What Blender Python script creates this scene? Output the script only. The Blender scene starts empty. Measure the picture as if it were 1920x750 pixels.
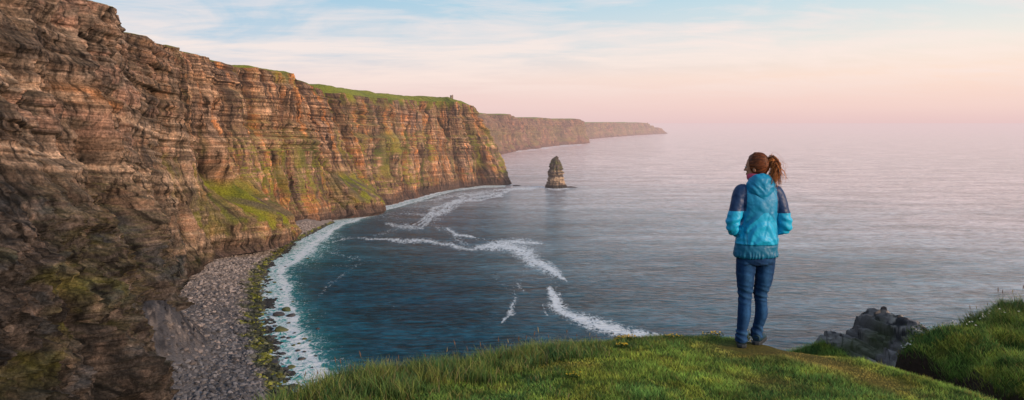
import bpy, math
import numpy as np
from mathutils import Vector, Matrix

# ------------------------------------------------------------------ basics
sc = bpy.context.scene
COL = sc.collection
F = 1370.0      # focal length in source pixels (photo is 1920 wide)
H = 120.0       # height of the viewpoint above the sea
VH = 230.0      # row of the horizon
rng = np.random.default_rng(7)

def sea_pt(u, v, z=0.0):
    Y = F * (H - z) / (v - VH)
    return ((u - 960) / F * Y, Y, z)
def at(u, v, Y):
    return ((u - 960) / F * Y, Y, H - (v - VH) / F * Y)

def tag(o, label=None, cat=None, group=None, kind=None):
    if label: o['label'] = label
    if cat: o['category'] = cat
    if group: o['group'] = group
    if kind: o['kind'] = kind
    return o

def make_mesh(name, V, Fq=None, Ft=None, smooth=True):
    V = np.asarray(V, dtype=np.float32)
    me = bpy.data.meshes.new(name)
    me.vertices.add(len(V)); me.vertices.foreach_set('co', V.ravel())
    loops = []; starts = []; tot = []
    n = 0
    if Fq is not None and len(Fq):
        Fq = np.asarray(Fq, dtype=np.int32); loops.append(Fq.ravel())
        starts.append(np.arange(len(Fq)) * 4); tot.append(np.full(len(Fq), 4)); n = len(Fq) * 4
    if Ft is not None and len(Ft):
        Ft = np.asarray(Ft, dtype=np.int32); loops.append(Ft.ravel())
        starts.append(n + np.arange(len(Ft)) * 3); tot.append(np.full(len(Ft), 3))
    loops = np.concatenate(loops).astype(np.int32); starts = np.concatenate(starts).astype(np.int32)
    me.loops.add(len(loops)); me.loops.foreach_set('vertex_index', loops)
    me.polygons.add(len(starts)); me.polygons.foreach_set('loop_start', starts)
    try: me.polygons.foreach_set('loop_total', np.concatenate(tot).astype(np.int32))
    except Exception: pass
    me.update(calc_edges=True)
    me.polygons.foreach_set('use_smooth', np.full(len(starts), bool(smooth)))
    return me

def set_col(me, name, C):
    a = me.attributes.new(name, 'FLOAT_COLOR', 'POINT')
    C = np.asarray(C, dtype=np.float32)
    if C.shape[1] == 3: C = np.hstack([C, np.ones((len(C), 1), np.float32)])
    a.data.foreach_set('color', C.ravel())
def set_f(me, name, A):
    a = me.attributes.new(name, 'FLOAT', 'POINT')
    a.data.foreach_set('value', np.asarray(A, dtype=np.float32).ravel())

def add(name, me, mat=None, parent=None, loc=(0, 0, 0)):
    o = bpy.data.objects.new(name, me); COL.objects.link(o)
    o.location = loc
    if mat is not None: me.materials.append(mat)
    if parent is not None: o.parent = parent
    return o

def grid_faces(nr, nc):
    i = np.arange(nr - 1)[:, None] * nc + np.arange(nc - 1)[None, :]
    i = i.ravel()
    return np.stack([i, i + 1, i + nc + 1, i + nc], 1)

# ------------------------------------------------------------------ noise
def _h(ix, iy, iz, seed):
    n = (ix.astype(np.int64) * 374761393 + iy.astype(np.int64) * 668265263 + iz.astype(np.int64) * 2147483647 + seed * 1274126177) & 0xffffffff
    n = ((n ^ (n >> 13)) * 1274126177) & 0xffffffff
    n = ((n ^ (n >> 16)) * 2246822519) & 0xffffffff
    n = n ^ (n >> 15)
    return (n & 0xffffff) / float(0xffffff)
def noise(x, y=0.0, z=0.0, seed=0):
    x, y, z = np.broadcast_arrays(np.asarray(x, float), np.asarray(y, float), np.asarray(z, float))
    fx, fy, fz = np.floor(x), np.floor(y), np.floor(z)
    tx, ty, tz = x - fx, y - fy, z - fz
    tx = tx * tx * tx * (tx * (tx * 6 - 15) + 10); ty = ty * ty * ty * (ty * (ty * 6 - 15) + 10); tz = tz * tz * tz * (tz * (tz * 6 - 15) + 10)
    r = 0
    for dx in (0, 1):
        wx = tx if dx else 1 - tx
        for dy in (0, 1):
            wy = ty if dy else 1 - ty
            for dz in (0, 1):
                wz = tz if dz else 1 - tz
                r = r + wx * wy * wz * _h(fx + dx, fy + dy, fz + dz, seed)
    return r * 2 - 1
def fbm(x, y=0.0, z=0.0, seed=0, octv=4, gain=0.5):
    a = 1.0; s = 0.0; t = 0.0; f = 1.0
    for k in range(octv):
        s = s + a * noise(np.asarray(x) * f, np.asarray(y) * f, np.asarray(z) * f, seed + k * 17); t += a
        a *= gain; f *= 2.03
    return s / t
def ss(a, b, x):
    t = np.clip((x - a) / (b - a), 0, 1); return t * t * (3 - 2 * t)
def mixc(C, col, w):
    w = np.clip(w, 0, 1)[..., None]; return C * (1 - w) + np.asarray(col) * w

# ------------------------------------------------------------------ materials
HAZE_L = 12000.0
def new_mat(name):
    m = bpy.data.materials.new(name); m.use_nodes = True
    nt = m.node_tree; nt.nodes.clear()
    return m, nt
def N(nt, t, **kw):
    n = nt.nodes.new(t)
    for k, v in kw.items():
        if k in n.inputs: n.inputs[k].default_value = v
        else: setattr(n, k, v)
    return n
def L(nt, a, b): nt.links.new(a, b)
def math_n(nt, op, a, b=None, clamp=False):
    n = nt.nodes.new('ShaderNodeMath'); n.operation = op; n.use_clamp = clamp
    for i, v in enumerate((a, b)):
        if v is None: continue
        if isinstance(v, (int, float)): n.inputs[i].default_value = v
        else: nt.links.new(v, n.inputs[i])
    return n.outputs[0]
def mix_rgb(nt, fac, a, b, mode='MIX'):
    n = nt.nodes.new('ShaderNodeMix'); n.data_type = 'RGBA'; n.blend_type = mode
    for sock, v in ((n.inputs[0], fac), (n.inputs[6], a), (n.inputs[7], b)):
        if isinstance(v, (int, float)): sock.default_value = v
        elif isinstance(v, tuple): sock.default_value = v if len(v) == 4 else v + (1,)
        else: nt.links.new(v, sock)
    return n.outputs[2]
def ramp(nt, fac, stops):
    n = nt.nodes.new('ShaderNodeValToRGB')
    e = n.color_ramp.elements
    while len(e) > 1: e.remove(e[-1])
    for i, (p, c) in enumerate(stops):
        el = e[0] if i == 0 else e.new(p)
        el.position = p; el.color = c if len(c) == 4 else tuple(c) + (1,)
    if fac is not None: nt.links.new(fac, n.inputs[0])
    return n.outputs[0]
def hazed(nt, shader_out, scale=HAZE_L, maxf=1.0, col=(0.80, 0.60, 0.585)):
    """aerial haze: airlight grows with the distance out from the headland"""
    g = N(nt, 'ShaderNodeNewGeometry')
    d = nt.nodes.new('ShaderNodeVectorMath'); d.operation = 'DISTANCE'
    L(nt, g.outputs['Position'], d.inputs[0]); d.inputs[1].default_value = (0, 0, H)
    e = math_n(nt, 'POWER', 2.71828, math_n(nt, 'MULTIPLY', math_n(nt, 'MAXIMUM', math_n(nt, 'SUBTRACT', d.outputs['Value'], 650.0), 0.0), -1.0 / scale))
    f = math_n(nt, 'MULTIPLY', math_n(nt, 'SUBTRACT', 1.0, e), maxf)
    em = N(nt, 'ShaderNodeEmission'); em.inputs[0].default_value = col + (1,); em.inputs[1].default_value = 1.0  # haze painted into the material as emission, no volume
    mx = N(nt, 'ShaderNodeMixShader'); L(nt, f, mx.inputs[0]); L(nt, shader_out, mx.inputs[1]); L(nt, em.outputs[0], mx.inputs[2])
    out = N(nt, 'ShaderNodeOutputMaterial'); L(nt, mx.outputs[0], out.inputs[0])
def plain(name, col, rough=0.8, bump=0.0, bscale=50.0, var=0.15, vscale=20.0, attr=None, spec=0.3, haze=False, trans=0.0):
    m, nt = new_mat(name)
    p = N(nt, 'ShaderNodeBsdfPrincipled'); p.inputs['Roughness'].default_value = rough
    p.inputs['Specular IOR Level'].default_value = spec
    tc = N(nt, 'ShaderNodeTexCoord')
    nz = N(nt, 'ShaderNodeTexNoise', Scale=vscale, Detail=5.0); L(nt, tc.outputs['Object'], nz.inputs['Vector'])
    k = math_n(nt, 'ADD', math_n(nt, 'MULTIPLY', nz.outputs[0], 2 * var), 1 - var)
    if attr:
        a = N(nt, 'ShaderNodeAttribute'); a.attribute_name = attr; base = a.outputs['Color']
    else: base = tuple(col)
    cn = N(nt, 'ShaderNodeCombineColor')
    for i in range(3): L(nt, k, cn.inputs[i])
    c = mix_rgb(nt, 1.0, base, cn.outputs[0], 'MULTIPLY')
    L(nt, c, p.inputs['Base Color'])
    if bump:
        b2 = N(nt, 'ShaderNodeTexNoise', Scale=bscale, Detail=6.0); L(nt, tc.outputs['Object'], b2.inputs['Vector'])
        bp = N(nt, 'ShaderNodeBump', Strength=1.0, Distance=bump); L(nt, b2.outputs[0], bp.inputs['Height']); L(nt, bp.outputs[0], p.inputs['Normal'])
    sh = p.outputs[0]
    if trans:
        t = N(nt, 'ShaderNodeBsdfTranslucent'); L(nt, c, t.inputs[0])
        mx = N(nt, 'ShaderNodeMixShader'); mx.inputs[0].default_value = trans
        L(nt, sh, mx.inputs[1]); L(nt, t.outputs[0], mx.inputs[2]); sh = mx.outputs[0]
    if haze: hazed(nt, sh)
    else:
        out = N(nt, 'ShaderNodeOutputMaterial'); L(nt, sh, out.inputs[0])
    return m

def cliff_material():
    m, nt = new_mat('cliff_rock')
    p = N(nt, 'ShaderNodeBsdfPrincipled'); p.inputs['Roughness'].default_value = 0.9; p.inputs['Specular IOR Level'].default_value = 0.2
    a = N(nt, 'ShaderNodeAttribute'); a.attribute_name = 'col'
    g = N(nt, 'ShaderNodeNewGeometry')
    # thin beds: noise stretched along the bedding
    bc = N(nt, 'ShaderNodeAttribute'); bc.attribute_name = 'bedco'
    mp = N(nt, 'ShaderNodeMapping'); mp.inputs['Scale'].default_value = (0.022, 0.60, 0.03)
    L(nt, bc.outputs['Vector'], mp.inputs['Vector'])
    n1 = N(nt, 'ShaderNodeTexNoise', Scale=1.0, Detail=6.0, Roughness=0.65); L(nt, mp.outputs[0], n1.inputs['Vector'])
    # vertical cracks and stains
    mp2 = N(nt, 'ShaderNodeMapping'); mp2.inputs['Scale'].default_value = (0.42, 0.045, 0.02)
    L(nt, bc.outputs['Vector'], mp2.inputs['Vector'])
    n2 = N(nt, 'ShaderNodeTexNoise', Scale=1.0, Detail=5.0, Roughness=0.6); L(nt, mp2.outputs[0], n2.inputs['Vector'])
    n3 = N(nt, 'ShaderNodeTexNoise', Scale=0.8, Detail=7.0, Roughness=0.7); L(nt, g.outputs['Position'], n3.inputs['Vector'])
    k1 = ramp(nt, n1.outputs[0], [(0.32, (.3,) * 3), (0.46, (.85,) * 3), (0.56, (1.1,) * 3), (0.68, (1.8,) * 3)])
    k2 = ramp(nt, n2.outputs[0], [(0.35, (.16,) * 3), (0.46, (.85,) * 3), (0.66, (1.7, 1.55, 1.45))])
    k3 = ramp(nt, n3.outputs[0], [(0.32, (.4,) * 3), (0.5, (1,) * 3), (0.66, (1.7,) * 3)])
    gr = N(nt, 'ShaderNodeAttribute'); gr.attribute_name = 'grass'
    bd = N(nt, 'ShaderNodeAttribute'); bd.attribute_name = 'bed'
    k1 = mix_rgb(nt, math_n(nt, 'ADD', math_n(nt, 'MULTIPLY', bd.outputs['Fac'], .72), .22), (1, 1, 1, 1), k1)
    c = mix_rgb(nt, 1.0, a.outputs['Color'], k1, 'MULTIPLY')
    c = mix_rgb(nt, 1.0, c, k2, 'MULTIPLY')
    c = mix_rgb(nt, gr.outputs['Fac'], c, a.outputs['Color'])
    c = mix_rgb(nt, 1.0, c, k3, 'MULTIPLY')
    L(nt, c, p.inputs['Base Color'])
    h = math_n(nt, 'ADD', math_n(nt, 'MULTIPLY', n1.outputs[0], 1.6), math_n(nt, 'ADD', math_n(nt, 'MULTIPLY', n2.outputs[0], 1.3), n3.outputs[0]))
    b = N(nt, 'ShaderNodeBump', Strength=0.9, Distance=1.5); L(nt, h, b.inputs['Height']); L(nt, b.outputs[0], p.inputs['Normal'])
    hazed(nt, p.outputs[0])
    return m
M_CLIFF = cliff_material()

# ------------------------------------------------------------------ cliffs
def catmull(P, t):
    P = np.asarray(P, float); n = len(P)
    i = np.clip(np.floor(t).astype(int), 0, n - 2); f = (t - i)[:, None]
    p0 = P[np.clip(i - 1, 0, n - 1)]; p1 = P[i]; p2 = P[i + 1]; p3 = P[np.clip(i + 2, 0, n - 1)]
    return p1 + 0.5 * f * (p2 - p0 + f * (2 * p0 - 5 * p1 + 4 * p2 - p3 + f * (3 * (p1 - p2) + p3 - p0)))

DIPY, DIPZ = [-200, 150, 300, 400, 520, 650, 1000, 1400], [-20, -6, 8, 21, 35, 45, 58, 69]
def dip(Y): return (np.interp(Y - 30, DIPY, DIPZ) + np.interp(Y, DIPY, DIPZ) + np.interp(Y + 30, DIPY, DIPZ)) / 3
def make_cliff(name, stations, nS, nT, step_pow=0.75, shelves=(), near=False, far=False, seed=0):
    """stations: base xyz, rim xyz, cap height, cap width. Swept face with buttresses, gullies and bedding ledges."""
    St = np.array([list(b) + list(r) + [ch, cw] for b, r, ch, cw in stations], float)
    tt = np.linspace(0, len(St) - 1, 4000)
    S = catmull(St, tt)
    S[:, 3:6] = S[:, 3:6]
    seg = np.hypot(np.diff(S[:, 0]), np.diff(S[:, 1])); arc = np.concatenate([[0], np.cumsum(seg)])
    dist = np.hypot(S[:, 0], S[:, 1])
    w = 1 / np.maximum(dist, 120) ** step_pow
    cw = np.concatenate([[0], np.cumsum(0.5 * (w[1:] + w[:-1]) * np.maximum(seg, 1e-6))]); cw /= cw[-1]
    ti = np.interp(np.linspace(0, 1, nS), cw, tt); s = np.interp(ti, tt, arc)
    S = catmull(St, ti)
    B = S[:, :3]; R = S[:, 3:6]; capH = S[:, 6]; capW = np.maximum(S[:, 7], 3)
    # seaward normal from the smoothed mid line
    Mx = (B[:, 0] + R[:, 0]) / 2; My = (B[:, 1] + R[:, 1]) / 2
    tx = np.gradient(Mx, s); ty = np.gradient(My, s)
    k = max(3, nS // 60); ker = np.hanning(2 * k + 1); ker /= ker.sum()
    tx = np.convolve(np.pad(tx, k, 'edge'), ker, 'valid'); ty = np.convolve(np.pad(ty, k, 'edge'), ker, 'valid')
    ln = np.hypot(tx, ty); nx, ny = ty / ln, -tx / ln
    sc_ = 3.0 if far else 1.0
    rimz = R[:, 2] + 2.5 * sc_ * fbm(s / (35 * sc_), seed=seed + 3, octv=4)
    t = np.linspace(0, 1, nT)[:, None]
    Z = B[:, 2] + (rimz - B[:, 2]) * t
    X = B[:, 0] + (R[:, 0] - B[:, 0]) * t; Y = B[:, 1] + (R[:, 1] - B[:, 1]) * t
    s2 = np.broadcast_to(s, Z.shape)
    wv = Z + dip(Y) + 2.5 * fbm(s2 / 160, Z / 200, seed=seed + 5, octv=3)
    tw = np.interp(Y, [400, 650], [110, 138])
    # outward displacement
    D = np.zeros_like(Z)
    rg = 1 - np.abs(fbm(s2 / (75 * sc_) + 0.25 * noise(Z / 70, 0, 0, 9), Z / 500, seed=seed + 11, octv=3)) * 2.2
    D += 13 * sc_ * (rg - 0.5) * (1 - 0.25 * t)
    rg2 = 1 - np.abs(noise(s2 / (24 * sc_) + 0.5 * fbm(s2 / 40, Z / 45, seed=4, octv=2), Z / 260, seed=seed + 21)) * 2
    D += 7.5 * sc_ * rg2
    D += 2.6 * sc_ * noise(s2 / (8.5 * sc_) + 0.6 * noise(s2 / 20, Z / 22, 0, 31), Z / 70, seed=seed + 23)
    D += 1.3 * sc_ * noise(s2 / (3.6 * sc_) , Z / 16, seed=seed + 24)
    lay_mod = 0.55 + 0.75 * ss(-0.3, 0.5, fbm(s2 / 60, Z / 40, seed=seed + 41, octv=3))
    l1 = noise(wv / 6.5, s2 / 120, seed=seed + 51); l1 = np.tanh(l1 * 4)
    l2 = noise(wv / 2.3, s2 / 45, seed=seed + 52); l2 = np.tanh(l2 * 3)
    l3 = noise(wv / 17, s2 / 300, seed=seed + 53); l3 = np.tanh(l3 * 3)
    D += lay_mod * (0.28 + .72 * ss(-10, 6, wv - tw)) * (1.7 * l1 + 0.9 * l2 + 1.8 * l3) * (1 if not far else 1.5)
    D += 2.4 * fbm(X / 9, Y / 9, Z / 7, seed=seed + 61, octv=4)
    # narrow gullies cut down the face
    gx1 = fbm(s2 / (48 * sc_) + .35 * noise(Z / 45, s2 / 90, 0, 15), Z / 420, seed=seed + 31, octv=2)
    gully = np.exp(-(gx1 / .045) ** 2) * ss(-.4, .2, noise(s2 / 130, Z / 60, seed=seed + 33))
    gx2 = noise(s2 / (17 * sc_) + .3 * noise(Z / 25, s2 / 30, 0, 16), Z / 150, seed=seed + 35)
    gully2 = np.exp(-(gx2 / .07) ** 2) * ss(-.1, .35, noise(s2 / 40, Z / 35, seed=seed + 36))
    D -= 8 * sc_ * gully + 3.2 * sc_ * gully2 * (1.3 - .6 * ss(-10, 6, wv - tw))
    # blocky joints: a quantised cell value
    qb = _h(np.floor(s2 / 5.5 + 0.5 * noise(Z / 9, 0, 0, 3)), np.floor(wv / 3.4), np.zeros_like(Z), 71)
    D += 1.5 * (qb - 0.5)
    if near:
        lowm = ss(105, 70, Z) * ss(560, 380, Y)
        rd = 1 - np.abs(fbm((X + Y * 0.4) / 17, (Y - Z * .8) / 17, Z / 24, seed=88, octv=4)) * 2.4
        D += lowm * 6 * (rd - 0.4)
        D += lowm * 3.5 * fbm(X / 5, Y / 5, Z / 9, seed=89, octv=4)
        slab_t = np.ones_like(Z)
        for bs, amp in ((15., 5.5), (6.5, 3.6), (3.0, 1.7)):
            wa = .35 * noise(X / bs, Y / bs, Z / bs, 91); 
            cu = np.floor((Y * .8 + Z * .55) / bs + wa); cv_ = np.floor((Z * .85 - Y * .45) / (bs * .6) + wa + .5 * (cu % 2))
            hc = _h(cu, cv_, np.zeros_like(Z), int(bs * 10)); fu = (Y * .8 + Z * .55) / bs + wa - cu
            if bs < 10: slab_t *= .62 + .76 * _h(cu, cv_, np.zeros_like(Z), int(bs * 10) + 3)
            edge_ = np.minimum(fu, 1 - fu); slab_t *= .55 + .45 * ss(0, .12, edge_)
            D += lowm * amp * (hc - .5 + .5 * (fu - .5))
        D -= 7 * ss(70, 110, Z) * ss(520, 300, Y)
    D *= ss(0, 0.03, t) * 0.75 + 0.25
    shelf_g = np.zeros_like(Z)
    for (yc, wid, z0, z1, depth) in shelves:
        m = np.exp(-np.abs((Y - yc + 14 * fbm(Z / 25, seed=77, octv=2)) / wid) ** 3.0)
        zj = Z + 4 * fbm(s2 / 14, seed=78, octv=2) + 5 * (1 - m)
        D += m * depth * (1 - ss(z0, z1, zj))
        shelf_g = np.maximum(shelf_g, m * ss(z0 - 3, z0 + 2, zj) * ss(z1 + 8, z1 - 6, zj))
    X = X + nx * D; Y = Y + ny * D
    # top: rows running inland
    dd = np.array([0.8, 1.8, 3, 5, 8, 12, 17, 23, 30, 38, 48, 62, 85, 130, 220, 400, 700])[:, None] * (1.0 if not far else 2.0)
    cz = Z[-1] + capH * ss(0, 1, dd / capW) + 0.9 * fbm((X[-1] - nx * dd) / 9, (Y[-1] - ny * dd) / 9, seed=seed + 6, octv=4) * np.minimum(dd / 4, 1) + 0.5
    cX = X[-1] - nx * dd; cY = Y[-1] - ny * dd
    X = np.vstack([X, cX]); Y = np.vstack([Y, cY]); Z = np.vstack([Z, cz])
    nR = X.shape[0]
    t_all = np.vstack([np.broadcast_to(t, (nT, nS)), np.full((len(dd), nS), 1.0)])
    s_all = np.broadcast_to(s, X.shape)
    # slope from finite differences
    du = np.stack([np.gradient(X, axis=1), np.gradient(Y, axis=1), np.gradient(Z, axis=1)], -1)
    dv = np.stack([np.gradient(X, axis=0), np.gradient(Y, axis=0), np.gradient(Z, axis=0)], -1)
    n = np.cross(du, dv); n /= np.linalg.norm(n, axis=-1, keepdims=True) + 1e-9
    up = np.abs(n[..., 2])
    # ---- colours
    Wv = np.vstack([wv, Z[nT:] + dip(Y[nT:])]); TW = np.interp(Y, [400, 650], [110, 138])
    nA = fbm(s_all / 50, Z / 40, seed=101, octv=4); nB = fbm(s_all / 9, Z / 60, seed=102, octv=4); nC = fbm(s_all / 14, Z / 6, seed=103, octv=4)
    nst = fbm(s_all / 5.0, Z / 75, seed=104, octv=3)
    C = np.empty(X.shape + (3,)); C[:] = (0.245, 0.152, 0.092)
    C = mixc(C, (0.20, 0.135, 0.10), ss(-0.1, 0.35, nA))
    C = mixc(C, (0.50, 0.205, 0.065), ss(0.05, 0.45, nB + 0.3 * nA) * 0.75 * ss(420, 760, Y))
    band = noise(Wv / 5.0, s_all / 400, seed=111); band2 = noise(Wv / 1.9, s_all / 120, seed=112)
    C = mixc(C, (0.13, 0.085, 0.068), ss(0.1, 0.5, band) * 0.6)
    C = mixc(C, (0.48, 0.31, 0.205), ss(0.25, 0.6, band2 + 0.25 * nC) * 0.6)
    for (wc, th, st) in ((150, 3.2, .95), (143.5, 1.6, .7), (115, 3.4, .95), (109, 1.6, .7), (128, 1.2, .5), (160, 1.3, .6), (171, 1.0, .45)):
        C = mixc(C, (0.52, 0.335, 0.225), np.exp(-((Wv - wc) / th) ** 2) * st * ss(-0.5, 0.2, nC) * ss(40, 46, wc + 0 * nC + 10))
    C = mixc(C, (0.47, 0.17, 0.05), ss(0.15, 0.5, nC + 0.4 * nB) * 0.3)
    C = mixc(C, (0.075, 0.055, 0.05), ss(0.12, 0.5, nst) * 0.75)       # dark water stains
    # cavity shade painted into the colour: hollows darker, proud ribs lighter
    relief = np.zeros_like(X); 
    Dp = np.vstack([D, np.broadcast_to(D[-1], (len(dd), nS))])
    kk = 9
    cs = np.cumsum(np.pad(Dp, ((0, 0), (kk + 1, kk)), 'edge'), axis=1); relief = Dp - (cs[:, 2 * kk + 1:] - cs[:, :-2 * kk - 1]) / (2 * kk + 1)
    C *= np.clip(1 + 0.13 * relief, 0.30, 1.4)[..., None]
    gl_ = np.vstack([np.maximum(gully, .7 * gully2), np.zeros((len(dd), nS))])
    C *= (1 - .72 * gl_)[..., None]  # gully shade painted into the colour
    # shade painted on the undersides of ledges
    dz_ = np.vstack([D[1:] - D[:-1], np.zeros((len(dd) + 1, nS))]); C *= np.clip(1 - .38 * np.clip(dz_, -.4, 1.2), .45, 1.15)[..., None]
    if near:
        nearw = ss(800, 480, Y)
        grey = C.mean(-1, keepdims=True) * np.array([1.0, .86, .74]) * .80
        C = C * (1 - .62 * nearw[..., None]) + grey * .62 * nearw[..., None]
        pkn = ss(0.0, .4, fbm(s_all / 80, (Wv - 120) / 16, seed=131, octv=3)) * ss(112, 122, Wv)
        C = mixc(C, (0.36, 0.215, 0.165), pkn * .55 * nearw * ss(.0, .3, nC + .2))
        C = mixc(C, (0.50, 0.20, 0.06), np.exp(-((Wv - 152) / 5.5) ** 2) * np.exp(-((Y - 400) / 42) ** 2) * .8)
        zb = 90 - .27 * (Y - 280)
        shale_shade = ss(zb + 20, zb - 10, Z + 11 * nA) * ss(660, 560, Y)
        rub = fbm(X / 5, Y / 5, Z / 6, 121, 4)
        C = mixc(C, (0.060, 0.053, 0.050), shale_shade * 0.9)  # dark shale, with shade of the lower wall painted in
        C = mixc(C, (0.022, 0.022, 0.024), shale_shade * ss(0.05, .4, fbm((X + Z) / 9, Y / 12, Z / 14, 122, 4)) * .85)
        ck = np.exp(-(fbm((X * .8 + Z * .6) / 7, Y / 10, (Z - X * .5) / 16, 125, 3) / .05) ** 2); C = mixc(C, (0.012, 0.012, 0.013), ck * .8 * np.maximum(shale_shade, .35 * ss(100, 90, Z)))
        C = mixc(C, (0.17, 0.13, 0.11), shale_shade * ss(0.18, 0.5, rub) * 0.65)
        C *= (1 - shale_shade[..., None]) + shale_shade[..., None] * 1.25 * np.vstack([slab_t, np.ones((len(dd), nS))])[..., None]
        C = mixc(C, (0.09, 0.105, 0.125), shale_shade * ss(0.2, .5, fbm(X / 14, Y / 14, Z / 9, 123, 3)) * .5)
        for (wc, th, st) in ((150, 2.6, .75), (115, 2.6, .6), (108.5, 1.2, .4), (160, 1.0, .4), (66, 2.6, .7)):
            yl = ss(440, 500, Y) if wc == 66 else 1.0
            wb = Wv + .8 * noise(s_all / 12, 0, 0, 171)
            C = mixc(C, (0.46, 0.33, 0.24), np.exp(-((wb - wc) / th) ** 4) * st * ss(-.55, -.05, nC + .5 * noise(s_all / 6, Wv / 2, 0, 172)) * nearw * yl)
            C = C * (1 - .5 * yl * np.exp(-((wb - wc + th + 1.4) / 1.3) ** 2) * nearw)[..., None]
        # waterline band: dark foot
    foot = ss(22, 6, Z + 3 * nB)
    C = mixc(C, (0.075, 0.055, 0.052), foot * 0.85)
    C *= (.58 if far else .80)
    if near: C *= (1 - .12 * shale_shade)[..., None]  # painted shade on the lower near wall deepened
    # vegetation
    vn = fbm(X / 11, Y / 11, Z / 14, seed=141, octv=4); vl = fbm(s_all / 90, Z / 70, seed=142, octv=3)
    gst = fbm(s_all / 9.0, Z / 42, seed=143, octv=4)
    face = (t_all < 0.999) | (np.arange(nR)[:, None] < nT)
    gr = np.zeros_like(X)
    gr = np.maximum(gr, ss(0.42, 0.8, up + 0.35 * vn) * 0.9 * ss(-0.25, 0.1, vl + .1) * (0.12 + 0.88 * ss(560, 760, Y)) * (0.35 + .65 * ss(110, 80, Z)))
    midband = ss(25, 50, Z) * ss(125, 90, Z)
    gr = np.maximum(gr, ss(0.10, 0.5, gst + 0.4 * vl - 0.08) * midband * 0.7 * ss(450, 700, Y))
    topb = ss(22, 3, (rimz - Z)) * ss(700, 1000, Y)
    gr = np.maximum(gr, topb * ss(-0.15, 0.35, gst + 0.25 * vn))
    if near:
        pn = fbm(s_all / 22, Z / 14, seed=151, octv=4)
        gr = np.maximum(gr, np.exp(-((Z - 62) / 16) ** 2) * ss(0.1, 0.4, pn) * ss(330, 250, Y) * 0.42)
        gr = np.maximum(gr, np.exp(-((Z - 45) / 22) ** 2) * ss(0.0, 0.35, pn) * np.exp(-((Y - 560) / 60) ** 2) * 0.6)
    if far:
        gr = np.maximum(gr, ss(-0.1, 0.3, vl + .3 * vn) * ss(30, 60, Z) * ss(130, 90, Z) * 0.7)
        foot_n = 0
    gr *= ss(9, 20, Z + 5 * vn)
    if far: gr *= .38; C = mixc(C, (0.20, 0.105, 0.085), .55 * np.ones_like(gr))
    sg = np.vstack([shelf_g, np.zeros((len(dd), nS))])
    gr = np.maximum(gr, sg * ss(-0.55, -0.1, vn + 0.4 * fbm(s_all / 7, Z / 60, seed=144, octv=3)))
    capm = np.zeros_like(X); capm[nT:] = 1
    rock_cap = ss(900, 700, Y[-1] * 0 + B[:, 1])[None, :] * capm
    gr = np.maximum(gr, capm * (1 - 0.55 * rock_cap * ss(-.2, .3, vn)))
    gc = np.empty_like(C); gc[:] = (0.20, 0.21, 0.022)
    gc = mixc(gc, (0.085, 0.105, 0.020), ss(-.2, .4, fbm(X / 30, Y / 30, Z / 30, 161, 4)))
    gc = mixc(gc, (0.30, 0.235, 0.04), ss(0.1, .5, fbm(s_all / 16, Z / 30, seed=162, octv=4)) * .8)
    gc = mixc(gc, (0.105, 0.085, 0.07), sg * ss(0.0, .3, fbm(s_all / 12 + Z / 14, Z / 40, seed=163, octv=3)) * .9)
    gc = mixc(gc, (0.20, 0.24, 0.035), capm * .5)
    C = C * (1 - gr[..., None]) + gc * gr[..., None]
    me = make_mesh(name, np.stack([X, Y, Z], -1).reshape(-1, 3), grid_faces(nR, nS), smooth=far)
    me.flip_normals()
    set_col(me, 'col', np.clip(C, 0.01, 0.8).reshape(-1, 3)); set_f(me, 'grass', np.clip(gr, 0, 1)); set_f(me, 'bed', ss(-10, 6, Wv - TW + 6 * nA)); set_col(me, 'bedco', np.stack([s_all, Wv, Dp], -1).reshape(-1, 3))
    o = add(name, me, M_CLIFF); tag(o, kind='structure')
    return X, Y, Z, nT

def rimp(u, v, dz, drop=0.0):
    """rim point seen at (u,v), dz metres above the viewpoint; drop lowers the rock rim under its grass cap"""
    Yr = F * dz / (VH - v); return ((u - 960) / F * Yr, Yr, H + dz - drop)
main = [
    ((-70, -120, 4), (-200, -160, 190), 3, 12),
    ((-112, 40, 4), (-205, 20, 195), 3, 12),
    ((-128, 180, 5), (-218, 170, 200), 3, 12),
    ((-133, 255, 6), (-228, 270, 200), 3, 12),
    ((-150, 318, 8), (-236, 350, 197), 3, 12),
    ((-190, 398, 8), rimp(168, 2, 70, 1), 2, 12),
    ((-222, 470, 8), rimp(218, 40, 68, 1), 2, 12),
    ((-240, 550, 8), rimp(290, 80, 68, 2), 2, 14),
    ((-246, 640, 8), rimp(345, 92, 68, 3), 3, 16),
    ((-245, 731, 8), rimp(420, 113, 66, 3), 3, 16),
    ((-230, 822, 3), rimp(500, 129, 64, 3), 3, 16),
    ((-217, 900, 1), rimp(550, 139, 62, 4), 4, 16),
    ((-204, 965, 0), rimp(585, 153, 55, 11), 11, 32),
    ((-188, 1030, -1), rimp(640, 159, 54, 12), 12, 34),
    ((-172, 1085, -1), rimp(700, 169, 52, 13), 13, 36),
    ((-140, 1200, -1), rimp(770, 178, 50, 10), 10, 34),
    ((-106, 1310, -1), rimp(820, 181, 49, 10), 10, 34),
    ((-64, 1378, -1), rimp(855, 183, 47, 9), 9, 30),
    ((-16, 1402, -1), (-86, 1424, 153), 10, 30),
    ((-8, 1440, -1), (-80, 1470, 152), 9, 30),
    ((-60, 1560, -1), (-140, 1600, 155), 8, 30),
    ((-260, 1760, -1), (-300, 1800, 160), 8, 30),
]
CX, CY, CZ, CNT = make_cliff('cliff', main, 1750, 400, shelves=((672, 62, 27, 66, 40), (955, 46, 20, 56, 30)), near=True, seed=1)

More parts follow.
